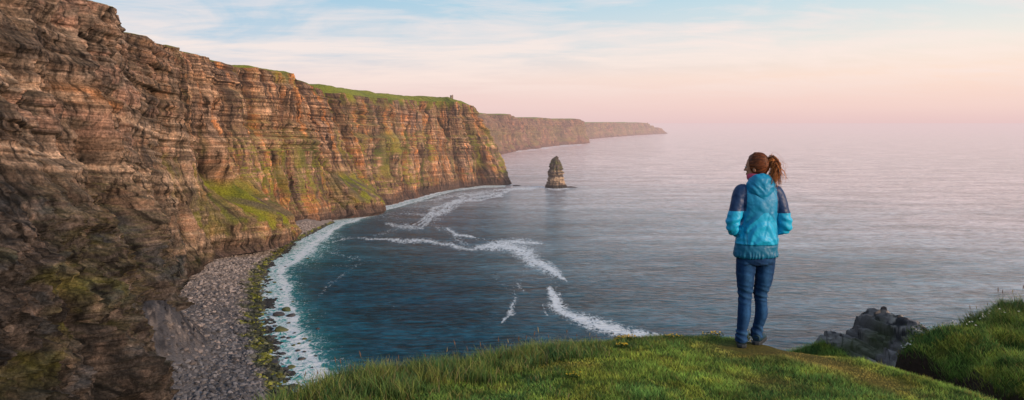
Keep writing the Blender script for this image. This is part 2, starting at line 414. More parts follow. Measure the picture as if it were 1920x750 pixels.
farA = [
    ((-330, 2300, -2), (-360, 2350, 150), 3, 30),
    (sea_pt(930, 290), at(900, 214, 2900), 2, 30),
    (sea_pt(955, 285), at(942, 214, 3000), 2, 30),
    (sea_pt(985, 281), at(960, 221, 3300), 2, 30),
    (sea_pt(1030, 275), at(1010, 222, 3700), 2, 30),
    (sea_pt(1070, 271), at(1050, 223, 4050), 2, 30),
    (sea_pt(1096, 269), at(1085, 225, 4260), 2, 30),
    ((440, 4700, -2), (380, 4750, 135), 2, 30),
]
make_cliff('headland', farA, 520, 120, far=True, seed=5)
farB = [
    ((300, 4700, -2), (280, 4750, 118), 2, 40),
    (sea_pt(1100, 261.5), at(1092, 231.5, 5300), 2, 40),
    (sea_pt(1150, 257), at(1140, 230.5, 6100), 2, 40),
    (sea_pt(1190, 254), at(1180, 230.5, 6900), 2, 40),
    (sea_pt(1225, 252), at(1212, 232, 7500), 2, 40),
    (sea_pt(1250, 250.5), at(1240, 243, 8000), 2, 40),
    ((1750, 8700, -2), (1680, 8720, 60), 2, 40),
]
make_cliff('headland.001', farB, 420, 80, far=True, seed=9)

# ------------------------------------------------------------------ sea
def seg_dist(U, V, pts, wid):
    """soft mask round a polyline in sea chart coordinates; pts (u, v), wid per point"""
    best = np.zeros_like(U); wid = list(wid); wid[0] *= .55; wid[-1] *= .55
    for (a, b, wa, wb) in zip(pts[:-1], pts[1:], wid[:-1], wid[1:]):
        ax, ay = a; bx, by = b; dx, dy = bx - ax, by - ay
        t = np.clip(((U - ax) * dx + (V - ay) * dy) / (dx * dx + dy * dy), 0, 1)
        d = np.hypot(U - (ax + t * dx), (V - (ay + t * dy)))
        best = np.maximum(best, np.clip(1 - d / (wa + (wb - wa) * t), 0, 1))
    return best
SHORE = [(575, 770), (530, 715), (512, 670), (500, 620), (494, 560), (498, 510), (512, 480), (545, 455), (590, 433), (640, 414), (700, 397), (780, 375), (850, 356), (900, 350), (946, 348)]
SHW = np.array([sea_pt(u, v) for u, v in SHORE])[:, :2]
ya = np.concatenate([[40], np.geomspace(180, 2600, 760), np.geomspace(2700, 160000, 110)])
nA_ = 760
aa = np.concatenate([np.linspace(-1.4, -0.62, 60), np.linspace(-0.6, 0.34, 600), np.linspace(0.36, 1.5, 100)])
Yg, Ag = np.meshgrid(ya, aa, indexing='ij'); Xg = Yg * Ag
U = 960 + F * Ag; Vv = VH + F * H / Yg
wob = fbm(Xg / 30, Yg / 60, seed=201, octv=4)
Uw = U + 13 * wob; Vw = Vv + 6 * fbm(Xg / 25, Yg / 50, seed=202, octv=4) * np.clip(600 / Yg, .3, 1.4)
foam = np.zeros_like(U)
def streak(pts, wid, amp=1.0):
    global foam
    foam = np.maximum(foam, amp * seg_dist(Uw, Vw, pts, [q * 1.5 for q in wid]) ** .85)
streak([(690, 448), (740, 452), (800, 451), (850, 460), (885, 467)], [3, 6, 7, 6, 5], .95)
streak([(885, 467), (930, 458), (975, 455), (1020, 457)], [6, 9, 10, 6], 1.0)
streak([(900, 466), (950, 462), (990, 480), (1030, 505), (1062, 528)], [6, 13, 20, 15, 5], 1.15)
streak([(1010, 495), (1035, 512)], [14, 12], 1.2)
streak([(1028, 545), (1042, 570), (1070, 594), (1120, 612), (1180, 624), (1250, 630)], [13, 14, 13, 14, 13, 9], 1.3)
streak([(1045, 552), (1030, 558)], [10, 8], .9)
streak([(945, 603), (962, 585), (968, 562)], [5, 9, 7], .85)
streak([(1022, 572), (1026, 590)], [5, 4], .7)
streak([(975, 530), (985, 545)], [8, 8], .6)
rs_ = np.random.default_rng(12)
for k in range(8):
    pts0 = [(790, 420), (812, 404), (838, 390), (862, 380), (900, 370), (945, 360)]
    o1, o2 = rs_.normal(0, 9), rs_.normal(0, 5)
    a0, a1 = sorted(rs_.choice(6, 2, replace=False)); a1 = max(a1, a0 + 2)
    pp_ = [(u_ + o1 + rs_.normal(0, 7), v_ + o2 + rs_.normal(0, 3)) for u_, v_ in pts0[a0:a1 + 1]]
    if len(pp_) > 1: streak(pp_, [rs_.uniform(2.5, 6) for _ in pp_], .95)
streak([(800, 408), (830, 396), (860, 384)], [9, 12, 7], .8)
streak([(862, 384), (828, 398), (806, 412), (826, 428), (850, 444), (868, 458), (890, 466)], [9, 8, 7, 9, 8, 7, 8], .56)
streak([(690, 447), (650, 446), (615, 455)], [5, 4, 4], .7)
streak([(1062, 528), (1050, 536), (1030, 546)], [7, 5, 7], .45)
streak([(985, 500), (972, 530), (968, 560), (950, 590)], [10, 9, 9, 8], .42)
streak([(770, 420), (730, 432), (700, 446)], [7, 6, 6], .5)
streak([(888, 447), (930, 452), (975, 456)], [7, 6, 6], .52)
streak([(930, 357), (985, 353), (1022, 350)], [4, 5, 4], 1.0)
streak([(780, 380), (850, 366), (945, 356)], [5, 6, 5], .8)
streak([(835, 430), (850, 440), (888, 447)], [6, 6, 3], 1.0)
streak([(725, 420), (760, 424), (795, 428)], [7, 9, 6], .8)
streak([(760, 400), (800, 405), (830, 412)], [6, 8, 6], .7)
streak([(600, 548), (640, 520), (690, 490)], [8, 8, 5], .45)
streak([(600, 470), (650, 480), (690, 492)], [10, 9, 7], .5)
streak([(620, 500), (680, 498), (720, 488)], [6, 5, 4], .4)
streak([(1048, 353), (1100, 350)], [5, 2], .7)
streak([(1020, 352), (1042, 355), (1064, 353)], [4, 4, 4], 1.0)
streak([(700, 405), (760, 398), (820, 385), (880, 375)], [24, 26, 22, 16], .42)
streak([(960, 470), (1010, 500), (1050, 560)], [34, 34, 24], .36)
streak([(940, 287), (1000, 281), (1050, 274), (1098, 270)], [3, 3, 3.5, 2], .9)
streak([(1098, 262), (1160, 257), (1250, 251)], [1.5, 1.5, 1.5], .6)
streak([(920, 520), (960, 540)], [22, 22], .3)
streak([(700, 560), (760, 590)], [26, 26], .22)
# shore wash: signed distance seaward of the shore line
sd = np.full(U.shape, 1e9); side = np.zeros(U.shape)
for a, b in zip(SHORE[:-1], SHORE[1:]):
    ax, ay = a; bx, by = b; dx, dy = bx - ax, by - ay
    t = np.clip(((U - ax) * dx + (Vv - ay) * dy) / (dx * dx + dy * dy), 0, 1)
    d = np.hypot(U - (ax + t * dx), (Vv - (ay + t * dy)))
    cr = dx * (Vv - ay) - dy * (U - ax)
    upd = d < sd; sd = np.where(upd, d, sd); side = np.where(upd, -cr, side)
wash_w = np.interp(Vv, [345, 360, 400, 430, 470, 540, 620, 700, 770], [2, 3, 5, 12, 38, 56, 78, 90, 98])
sdn = sd / wash_w + 0.22 * wob + 0.10 * fbm(Xg / 9, Yg / 18, seed=203, octv=4)
wash = np.where(side > 0, 1.0, np.clip(1.25 - sdn * 0.75, 0, 1))
wash = np.where((side <= 0) & (sdn > 0.75), np.clip(1.0 - (sdn - 0.75) * 1.0, 0, 1) * .70, wash)
crest = np.exp(-((sdn - 0.72) / 0.16) ** 2) * 0.4
inner = ss(0.0, 0.8, sdn)
valid = (Yg > 200) & (Yg < 1420) & (U < 960)
foam = np.maximum(foam, np.where(valid, np.clip(wash * (0.86 + .12 * inner) + crest * 1.1, 0, 1.4), 0))
shal = np.where(valid, np.exp(-np.clip(sdn - 0.7, 0, 9) / 0.36), 0)
shal = np.where(side > 0, 1, shal) * valid
Zs = 0.35 * fbm(Xg / 22, Yg / 12, seed=210, octv=3) * np.clip(Yg / 200, 0, 1) * (Yg < 3000)
me = make_mesh('sea', np.stack([Xg, Yg, Zs], -1).reshape(-1, 3), grid_faces(*Xg.shape))
set_f(me, 'foam', foam); set_f(me, 'shallow', shal)
def sea_material():
    m, nt = new_mat('sea_water')
    p = N(nt, 'ShaderNodeBsdfPrincipled')
    g = N(nt, 'ShaderNodeNewGeometry')
    def nz(scale, det, rough, sx, sy, rot=0.0, dist=0.0):
        mp = N(nt, 'ShaderNodeMapping'); mp.inputs['Scale'].default_value = (sx, sy, 1); mp.inputs['Rotation'].default_value = (0, 0, rot)
        L(nt, g.outputs['Position'], mp.inputs['Vector'])
        n = N(nt, 'ShaderNodeTexNoise', Scale=scale, Detail=det, Roughness=rough, Distortion=dist); L(nt, mp.outputs[0], n.inputs['Vector'])
        return n.outputs[0]
    w1 = nz(1.0, 4.0, 0.55, 0.030, 0.085, 0.25, 0.6)
    w2 = nz(1.0, 5.0, 0.65, 0.10, 0.24, -0.15, 0.4)
    w3 = nz(1.0, 3.0, 0.5, 0.35, 0.7, 0.1)
    hgt = math_n(nt, 'ADD', math_n(nt, 'MULTIPLY', w1, 2.2), math_n(nt, 'ADD', math_n(nt, 'MULTIPLY', w2, 2.0), math_n(nt, 'MULTIPLY', w3, 0.2)))
    b = N(nt, 'ShaderNodeBump', Strength=0.8, Distance=1.0); L(nt, hgt, b.inputs['Height'])
    big = nz(1.0, 3.0, 0.5, 0.004, 0.006)
    sh = N(nt, 'ShaderNodeAttribute'); sh.attribute_name = 'shallow'
    fo = N(nt, 'ShaderNodeAttribute'); fo.attribute_name = 'foam'
    deep_and_sky = ramp(nt, big, [(0.3, (0.005, 0.045, 0.085)), (0.7, (0.006, 0.070, 0.105))])
    swell = nz(1.0, 2.0, 0.45, 0.008, 0.028, 0.18, 0.5)
    wmix = math_n(nt, 'ADD', math_n(nt, 'MULTIPLY', w2, 0.55), math_n(nt, 'ADD', math_n(nt, 'MULTIPLY', swell, 0.25), math_n(nt, 'MULTIPLY', w1, 0.2)))
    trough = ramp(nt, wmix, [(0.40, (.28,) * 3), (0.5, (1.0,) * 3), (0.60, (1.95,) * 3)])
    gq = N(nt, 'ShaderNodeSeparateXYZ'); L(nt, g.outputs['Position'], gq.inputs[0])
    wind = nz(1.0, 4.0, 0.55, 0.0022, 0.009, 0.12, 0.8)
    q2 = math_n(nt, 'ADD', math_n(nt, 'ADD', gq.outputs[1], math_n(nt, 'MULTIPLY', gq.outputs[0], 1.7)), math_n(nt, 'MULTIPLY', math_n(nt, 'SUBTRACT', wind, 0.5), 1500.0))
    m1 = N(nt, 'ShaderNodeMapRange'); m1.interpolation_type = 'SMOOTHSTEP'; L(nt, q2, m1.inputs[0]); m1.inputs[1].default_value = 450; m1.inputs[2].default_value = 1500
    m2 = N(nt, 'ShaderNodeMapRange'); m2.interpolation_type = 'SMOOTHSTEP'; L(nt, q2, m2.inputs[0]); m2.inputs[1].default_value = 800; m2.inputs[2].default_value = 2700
    deep_and_sky = mix_rgb(nt, m1.outputs[0], deep_and_sky, (0.165, 0.265, 0.325))
    deep_and_sky = mix_rgb(nt, m2.outputs[0], deep_and_sky, (0.64, 0.49, 0.49))  # sky reflection on open water painted into the base colour
    deep_and_sky = mix_rgb(nt, 1.0, deep_and_sky, trough, 'MULTIPLY')
    c = mix_rgb(nt, sh.outputs['Fac'], deep_and_sky, (0.035, 0.33, 0.34))
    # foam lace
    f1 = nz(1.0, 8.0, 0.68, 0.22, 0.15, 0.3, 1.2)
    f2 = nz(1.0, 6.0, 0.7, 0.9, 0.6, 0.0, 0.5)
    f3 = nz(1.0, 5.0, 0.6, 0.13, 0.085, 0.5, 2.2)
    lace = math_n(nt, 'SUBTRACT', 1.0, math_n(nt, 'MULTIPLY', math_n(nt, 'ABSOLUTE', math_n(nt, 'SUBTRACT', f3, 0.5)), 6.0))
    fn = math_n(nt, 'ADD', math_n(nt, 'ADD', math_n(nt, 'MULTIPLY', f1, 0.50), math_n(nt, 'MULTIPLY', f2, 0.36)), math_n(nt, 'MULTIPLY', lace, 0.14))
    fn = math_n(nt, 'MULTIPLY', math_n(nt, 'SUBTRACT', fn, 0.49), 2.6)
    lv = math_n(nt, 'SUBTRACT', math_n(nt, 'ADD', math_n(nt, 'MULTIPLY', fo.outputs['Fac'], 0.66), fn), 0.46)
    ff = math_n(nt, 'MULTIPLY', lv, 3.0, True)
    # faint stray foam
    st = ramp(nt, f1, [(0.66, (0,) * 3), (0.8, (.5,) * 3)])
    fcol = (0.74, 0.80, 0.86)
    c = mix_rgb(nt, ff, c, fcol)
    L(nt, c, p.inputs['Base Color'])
    p.inputs['IOR'].default_value = 1.42
    gp_ = N(nt, 'ShaderNodeSeparateXYZ'); L(nt, g.outputs['Position'], gp_.inputs[0])
    qn = math_n(nt, 'ADD', gp_.outputs[1], math_n(nt, 'MULTIPLY', gp_.outputs[0], 1.6))
    mr = N(nt, 'ShaderNodeMapRange'); mr.interpolation_type = 'SMOOTHSTEP'; L(nt, qn, mr.inputs[0]); mr.inputs[1].default_value = 350; mr.inputs[2].default_value = 1500; mr.inputs[3].default_value = 0.02; mr.inputs[4].default_value = 0.62
    L(nt, mr.outputs[0], p.inputs['Specular IOR Level'])
    L(nt, math_n(nt, 'ADD', math_n(nt, 'MULTIPLY', ff, 0.7), 0.10), p.inputs['Roughness'])
    L(nt, b.outputs[0], p.inputs['Normal'])
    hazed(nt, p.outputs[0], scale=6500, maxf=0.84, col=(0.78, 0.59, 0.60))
    return m
sea = add('sea', me, sea_material()); tag(sea, kind='structure')

# ------------------------------------------------------------------ beach
BASE = np.array([(-70, -60), (-100, 40), (-120, 180), (-128, 255), (-148, 318), (-192, 398), (-224, 470), (-242, 550), (-248, 640), (-247, 731), (-233, 822), (-222, 880)], float)
WAT = np.array([(-55, -60), (-62, 40), (-76, 200), (-86, 280), (-104, 335), (-132, 398), (-168, 492), (-202, 600), (-212, 670), (-218, 745), (-217, 815), (-214, 880)], float)
nb, nc = 520, 130
tb = np.linspace(0, len(BASE) - 1, nb)
Bp, Wp = catmull(BASE, tb), catmull(WAT, tb)
cc = np.linspace(-0.35, 1.55, nc)[:, None]
BXx = Bp[:, 0] + (Wp[:, 0] - Bp[:, 0]) * cc; BYy = Bp[:, 1] + (Wp[:, 1] - Bp[:, 1]) * cc
def beach_z(c, x, y):
    z = 0.2 + 7.5 * (1 - np.clip(c, -0.4, 2)) ** 1.0
    z = np.where(c > 1, 0.2 - 4.5 * (c - 1), z)
    # scree fan below the near spur
    z = z + 26 * np.exp(-(((x + 172) / 19) ** 2 + ((y - 350) / 46) ** 2)) * ss(0.75, 0.0, c)
    z = z + 14 * np.exp(-((y - 440) / 25) ** 2) * ss(0.25, -0.2, c)
    return z + 0.9 * fbm(x / 9, y / 9, seed=301, octv=4) + 0.5 * fbm(x / 2.5, y / 2.5, seed=302, octv=3)
c2 = np.broadcast_to(cc, BXx.shape)
BZz = beach_z(c2, BXx, BYy)
me = make_mesh('beach', np.stack([BXx, BYy, BZz], -1).reshape(-1, 3), grid_faces(nc, nb)); me.flip_normals()
def beach_col(c, x, y):
    n = fbm(x / 7, y / 7, seed=311, octv=4)
    C = np.empty(np.shape(x) + (3,)); C[:] = (0.20, 0.175, 0.17)
    C = mixc(C, (0.075, 0.080, 0.095), ss(560, 390, y + 70 * n) * .85)
    alg = ss(0.76, 0.86, c + 0.16 * n) * ss(1.08, 0.98, c + 0.05 * n)
    n2 = fbm(x / 3.5, y / 3.5, seed=312, octv=3)
    C = mixc(C, (0.125, 0.135, 0.022), alg * ss(-.15, .25, n2))
    C = mixc(C, (0.035, 0.042, 0.03), alg * ss(0.15, -.15, n2))
    C = mixc(C, (0.04, 0.042, 0.045), ss(0.98, 1.05, c))
    fan = np.exp(-(((x + 172) / 21) ** 2 + ((y - 350) / 52) ** 2)) * ss(0.8, .3, c)
    C = mixc(C, (0.062, 0.062, 0.072), ss(.2, .6, fan))
    C = mixc(C, (0.15, 0.13, 0.125), ss(.2, .6, fan) * ss(.0, .4, fbm((x * .8 + y * .5) / 2.2, (y - x) / 14, seed=313, octv=4)))
    C = mixc(C, (0.03, 0.03, 0.036), ss(.2, .6, fan) * ss(.1, .4, fbm((x * .8 + y * .5) / 3, (y - x) / 9, seed=314, octv=4)))
    return C
set_col(me, 'col', beach_col(c2, BXx, BYy).reshape(-1, 3))
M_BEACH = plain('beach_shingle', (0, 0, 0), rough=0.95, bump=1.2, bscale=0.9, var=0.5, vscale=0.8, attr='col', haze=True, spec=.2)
tag(add('beach', me, M_BEACH), kind='structure')

# template stones
import bmesh
def ico(sub):
    bm = bmesh.new(); bmesh.ops.create_icosphere(bm, subdivisions=sub, radius=1.0)
    V = np.array([v.co[:] for v in bm.verts]); T = np.array([[v.index for v in f.verts] for f in bm.faces]); bm.free(); return V, T
IV1, IT1 = ico(1)
IV2, IT2 = ico(2); IV3, IT3 = ico(3)
def stones(name, P, size, Ccol, mat, hfl=0.6, seed=0):
    r = np.random.default_rng(seed); n = len(P); nv = len(IV1)
    sc3 = size[:, None] * r.uniform(0.55, 1.25, (n, 3)); sc3[:, 2] *= hfl
    V = IV1[None] * (1 + r.uniform(-.25, .25, (n, nv, 1)))
    V = V * sc3[:, None, :]
    a = r.uniform(0, 6.28, n); ca, sa = np.cos(a)[:, None], np.sin(a)[:, None]
    X = V[..., 0] * ca - V[..., 1] * sa; Y = V[..., 0] * sa + V[..., 1] * ca
    tl = r.uniform(-.4, .4, n)[:, None]; Zz = V[..., 2] + X * tl
    V = np.stack([X, Y, Zz], -1) + P[:, None, :]
    T = IT1[None] + (np.arange(n) * nv)[:, None, None]
    me = make_mesh(name, V.reshape(-1, 3), Ft=T.reshape(-1, 3), smooth=False)
    set_col(me, 'col', np.repeat(Ccol, nv, axis=0))
    return add(name, me, mat)
def scatter_beach(n, clo, chi, tlo, thi, seed, smin, smax):
    r = np.random.default_rng(seed)
    tb = r.uniform(tlo, thi, n); c = r.uniform(clo, chi, n)
    b, w_ = catmull(BASE, tb), catmull(WAT, tb)
    x = b[:, 0] + (w_[:, 0] - b[:, 0]) * c; y = b[:, 1] + (w_[:, 1] - b[:, 1]) * c
    size = smin + (smax - smin) * r.random(n) ** 3.0
    return x, y, c, size, beach_z(c, x, y)
x, y, c, size, z = scatter_beach(15000, -0.05, 0.80, 2.2, 10.2, 5, .3, 1.9)
keep = rng.random(len(x)) > 0.5 * ss(.25, .6, np.exp(-(((x + 172) / 21) ** 2 + ((y - 350) / 52) ** 2)))
x, y, c, size, z = [q[keep] for q in (x, y, c, size, z)]
Cc = beach_col(c, x, y) * rng.uniform(.45, 1.75, (len(x), 1))
Cc = mixc(Cc, (0.33, 0.28, 0.27), (rng.random(len(x)) < .18) * .8 * ss(330, 460, y + 40))
M_STONE = plain('beach_stone', (0, 0, 0), rough=0.85, var=0.3, vscale=1.0, attr='col', haze=True, bump=.15, bscale=3)
o = stones('beach_shingle', np.stack([x, y, z], 1), size, Cc, M_STONE, seed=8); tag(o, kind='stuff')
o['label'] = 'grey shingle and broken rock covering the beach below the cliff'; o['category'] = 'shingle'
x, y, c, size, z = scatter_beach(6500, 0.72, 1.06, 2.2, 10.5, 6, .4, 1.6)
Cc = beach_col(c, x, y) * rng.uniform(.4, 1.7, (len(x), 1))
o = stones('seaweed_rocks', np.stack([x, y, z], 1), size, Cc, M_STONE, seed=9); tag(o, kind='stuff')
o['label'] = 'band of low rocks coated in yellow green seaweed along the tideline'; o['category'] = 'seaweed'

# boulders in the surf, each one a thing
def rock_mesh(name, seed, sub=3, sharp=.5, flat=.7, scale=(1, 1, 1), detail=1.0):
    V, T = (IV3, IT3) if sub == 3 else (IV2, IT2)
    if sub == 4: V, T = ico(4)
    if sub == 5: V, T = ico(5)
    r = np.random.default_rng(seed); V = V.copy()
    for k in range(int(9 * sharp + 5)):         # chop with planes for facets
        d = r.normal(size=3); d /= np.linalg.norm(d); h = r.uniform(.55, .88)
        dp = V @ d; V = V - np.maximum(dp - h, 0)[:, None] * d * .92
    V = V * (1 + .10 * detail * fbm(V[:, 0] * 2.5 + seed, V[:, 1] * 2.5, V[:, 2] * 2.5, seed, 5))[:, None]
    V = V * np.array(scale) * np.array([1, 1, flat])
    return V, T
M_BOULD = plain('wet_boulder', (0.045, 0.042, 0.045), rough=0.5, bump=.1, bscale=3, var=.4, vscale=2, haze=True)
M_BOULG = plain('seaweed_boulder', (0.075, 0.085, 0.03), rough=0.6, bump=.1, bscale=3, var=.5, vscale=2, haze=True)
bmeshes = []
for k in range(6):
    V, T = rock_mesh('boulder', 40 + k, 2, .6, .6)
    bmeshes.append(make_mesh('boulder', V, Ft=T, smooth=False)); bmeshes[-1].materials.append(M_BOULD if k % 3 else M_BOULG)
bspots = [(537, 582, 3.1), (522, 591, 3.4), (546, 592, 2.6), (527, 620, 3.9), (515, 612, 1.6), (508, 577, 1.7), (506, 549, 1.8), (512, 497, 1.6), (528, 482, 1.4), (571, 636, 1.3),
          (565, 674, 2.0), (558, 658, 1.3), (550, 648, 1.2), (531, 633, 1.3), (541, 634, 1.2), (577, 485, 1.2), (596, 617, 1.4), (520, 645, 1.4), (545, 690, 2.1), (530, 664, 1.6),
          (512, 632, 2.0), (524, 701, 1.8), (538, 672, 1.1), (571, 660, 1.0), (581, 640, 0.9), (518, 560, 1.2), (527, 543, 1.1), (515, 530, 1.3), (522, 515, 1.0), (535, 500, 1.0),
          (549, 566, 0.9), (541, 606, 1.2), (552, 625, 1.0), (561, 645, 1.1), (585, 690, 1.0), (592, 668, 0.9), (507, 650, 2.1), (516, 680, 2.2), (508, 600, 2.0), (503, 520, 1.5)]
named = {0: 'dark boulder in the white wash, upper left of the large pair', 1: 'broad dark boulder in the white wash on the shore side of the pair',
         2: 'dark rounded boulder on the seaward side of the pair in the wash', 3: 'largest green topped boulder standing in the foam near the seaweed',
         16: 'lone dark boulder out at the breaking foam line', 10: 'dark boulder alone in the foam near the foot of the beach'}
for i, (u, v, sz) in enumerate(bspots):
    b = bpy.data.objects.new('boulder', bmeshes[(0 if i == 3 else i) % 6]); COL.objects.link(b)
    p = sea_pt(u, v); b.location = (p[0], p[1], .15 * sz * .5); b.rotation_euler = (0, 0, i * 2.4); b.scale = (sz * 1.15, sz * 1.25, sz)
    if i in named: tag(b, named[i], 'boulder', 'boulders in the surf')
    else: tag(b, 'small dark boulder washed by white surf beside the beach', 'boulder', 'small boulders in the surf')

# ------------------------------------------------------------------ sea stack
def stack():
    prof = [(352, 1024, 1061), (349, 1025, 1060), (343, 1027, 1058.5), (337, 1026, 1058), (331, 1026.5, 1058.5), (326, 1027, 1058), (322, 1028, 1056), (318, 1028.5, 1055), (312, 1030, 1053), (307, 1031, 1052), (302, 1032.5, 1050.5), (298, 1034.5, 1049), (295.5, 1037.5, 1048.5), (293, 1040, 1047.5)]
    Y0 = 1348.; P = np.array(prof); zz = H - (P[:, 0] - VH) / F * Y0; xl = (P[:, 1] - 960) / F * Y0; xr = (P[:, 2] - 960) / F * Y0
    zz[0] = -3
    nr, na = 110, 120
    z = np.linspace(zz[0], zz[-1], nr)[:, None]; cx = np.interp(z, zz, (xl + xr) / 2); hw = np.interp(z, zz, (xr - xl) / 2)
    a = np.linspace(0, 2 * np.pi, na, endpoint=False)[None, :]
    lay = np.tanh(5 * noise(z / 4.2 + .4 * np.cos(a), 0, 0, 401)) * 1.1 + .6 * np.tanh(3 * noise(z / 1.5, 0, 0, 402))
    ca, sa = np.cos(a), np.sin(a)
    rr = hw * (.97 + .12 * noise(ca * 1.6, sa * 1.6, z / 9, 403) + .10 * np.tanh(4 * noise(ca * 4, sa * 4, z / 16, 408))) + lay * np.clip(hw / 9, .2, 1) + 2.6 * fbm(ca * 3, sa * 3, z / 7, 404, 4) * np.clip(hw / 9, .3, 1) - 1.0
    rr = rr * np.where(z > zz[-1] - 1.2, .5, 1)
    X = cx - 80.7 + ca * rr; Yy = sa * rr * .9; Z = z + 0 * a + .8 * fbm(ca * 4, sa * 4, z / 3, 405, 3)
    V = np.stack([X, Yy, Z], -1).reshape(-1, 3); V = np.vstack([V, [[cx[-1, 0] - 80.7, 0, zz[-1] + .8]]])
    i = np.arange(nr - 1)[:, None] * na; j = np.arange(na)[None, :]; j2 = (j + 1) % na
    Q = np.stack([i + j, i + j2, i + na + j2, i + na + j], -1).reshape(-1, 4)
    top = (nr - 1) * na; T = np.array([[top + k, top + (k + 1) % na, nr * na] for k in range(na)])
    me = make_mesh('sea_stack', V, Q, T, smooth=False)
    zc = V[:, 2]; n = fbm(V[:, 0] / 4, V[:, 1] / 4, zc / 3, 411, 4)
    C = np.empty((len(V), 3)); C[:] = (0.11, 0.085, 0.072)
    C = mixc(C, (0.40, 0.29, 0.20), ss(-.1, .3, noise(zc / 2.2, 0, 0, 412) + .6 * n) * ss(36, 28, zc) * ss(5, 10, zc))
    ang = np.arctan2(V[:, 1], V[:, 0]); cr_ = np.exp(-(fbm(ang * 2.2, zc / 16, 0, 414, 3) / .05) ** 2); C = mixc(C, (0.03, 0.026, 0.024), cr_ * .85); C = mixc(C, (0.03, 0.026, 0.024), ss(.15, .4, -noise(zc / 1.7, ang * .5, 0, 415)) * .7)
    C = mixc(C, (0.11, 0.12, 0.035), ss(0.0, .35, n) * ss(26, 34, zc) * .7)
    C = mixc(C, (0.03, 0.03, 0.028), ss(6, 2.5, zc + 2 * n))
    set_col(me, 'col', C)
    m = plain('stack_rock', (0, 0, 0), rough=.9, bump=1.0, bscale=.7, var=.45, vscale=.6, attr='col', haze=True)
    o = add('sea_stack', me, m, loc=(80.7, 1348, 0)); tag(o, 'tall layered sea stack tapering to a point, standing alone in the calm sea', 'sea stack')
    return m
M_STACK = stack()
for (u, v, sx, sy, sz, lab) in ((1071, 351.5, 13, 8, 2.2, 'low dark skerry stretching from the right foot of the sea stack'), (968, 348.3, 8.5, 6, 1.6, 'small flat dark skerry between the cliff point and the sea stack')):
    V, T = rock_mesh('skerry', int(u), 3, .5, 1, (sx, sy, sz), 2.0); me = make_mesh('skerry', V, Ft=T, smooth=False)
    set_col(me, 'col', np.tile((.055, .045, .042), (len(V), 1)))
    p = sea_pt(u, v); tag(add('skerry', me, M_STACK, loc=(p[0], p[1], 0)), lab, 'skerry')

# ------------------------------------------------------------------ tower on the cliff top
def boxm(bm, x0, x1, y0, y1, z0, z1):
    vs = [bm.verts.new((x, y, z)) for x in (x0, x1) for y in (y0, y1) for z in (z0, z1)]
    for f in ((0, 1, 3, 2), (4, 6, 7, 5), (0, 4, 5, 1), (2, 3, 7, 6), (0, 2, 6, 4), (1, 5, 7, 3)):
        bm.faces.new([vs[i] for i in f])
def bm_obj(name, bm, mat, parent=None, loc=(0, 0, 0)):
    bmesh.ops.recalc_face_normals(bm, faces=bm.faces)
    me = bpy.data.meshes.new(name); bm.to_mesh(me); bm.free(); return add(name, me, mat, parent, loc)
def cyl(bm, r, z0, z1, n=20, cx=0, cy=0, r2=None):
    r2 = r if r2 is None else r2
    a = [bm.verts.new((cx + r * math.cos(6.2832 * k / n), cy + r * math.sin(6.2832 * k / n), z0)) for k in range(n)]
    b = [bm.verts.new((cx + r2 * math.cos(6.2832 * k / n), cy + r2 * math.sin(6.2832 * k / n), z1)) for k in range(n)]
    for k in range(n): bm.faces.new((a[k], a[(k + 1) % n], b[(k + 1) % n], b[k]))
    bm.faces.new(a[::-1]); bm.faces.new(b)
M_TSTONE = plain('tower_stone', (0.22, 0.17, 0.14), rough=.9, bump=.1, bscale=3, var=.35, vscale=2, haze=True)
M_DARK = plain('dark_opening', (0.02, 0.02, 0.02), rough=.9)
def tower(loc, s, label):
    root = bpy.data.objects.new('stone_tower', None); COL.objects.link(root); root.location = loc; root.scale = (s, s, s)
    tag(root, label, 'tower')
    bm = bmesh.new(); cyl(bm, 3.0, -3, 7.0, r2=2.8); bm_obj('wall', bm, M_TSTONE, root)
    bm = bmesh.new(); cyl(bm, 3.15, 7.003, 7.6)
    for k in range(10):
        a = 6.2832 * k / 10; boxm(bm, 2.7 * math.cos(a) - .4, 2.7 * math.cos(a) + .4, 2.7 * math.sin(a) - .4, 2.7 * math.sin(a) + .4, 7.603, 8.6)
    bm_obj('battlement', bm, M_TSTONE, root)
    bm = bmesh.new(); boxm(bm, 2.2, 4.4, -1.6, 1.2, -3, 8.4); boxm(bm, 2.6, 4.0, -1.2, .8, 8.403, 9.8); bm_obj('stair_turret', bm, M_TSTONE, root)
    for (x, z) in ((-.9, 3.6), (.6, 5.2)):
        bm = bmesh.new(); boxm(bm, x - .3, x + .3, -3.08, -2.6, z, z + 1.1); bm_obj('window', bm, M_DARK, root)
    return root
def ground_near(x, y):
    d = (CX[CNT:] - x) ** 2 + (CY[CNT:] - y) ** 2; k = np.unravel_index(np.argmin(d), d.shape); return float(CZ[CNT:][k])
tx_, ty_ = -117., 1408.
tower((tx_, ty_, ground_near(tx_, ty_) - .5), .82, 'small round stone tower on the grassy cliff top near the point')
tp = at(1214, 232.6, 7500)
tower((tp[0], tp[1], tp[2] + 1), 1.5, 'tiny ruined tower on the farthest hazy headland')

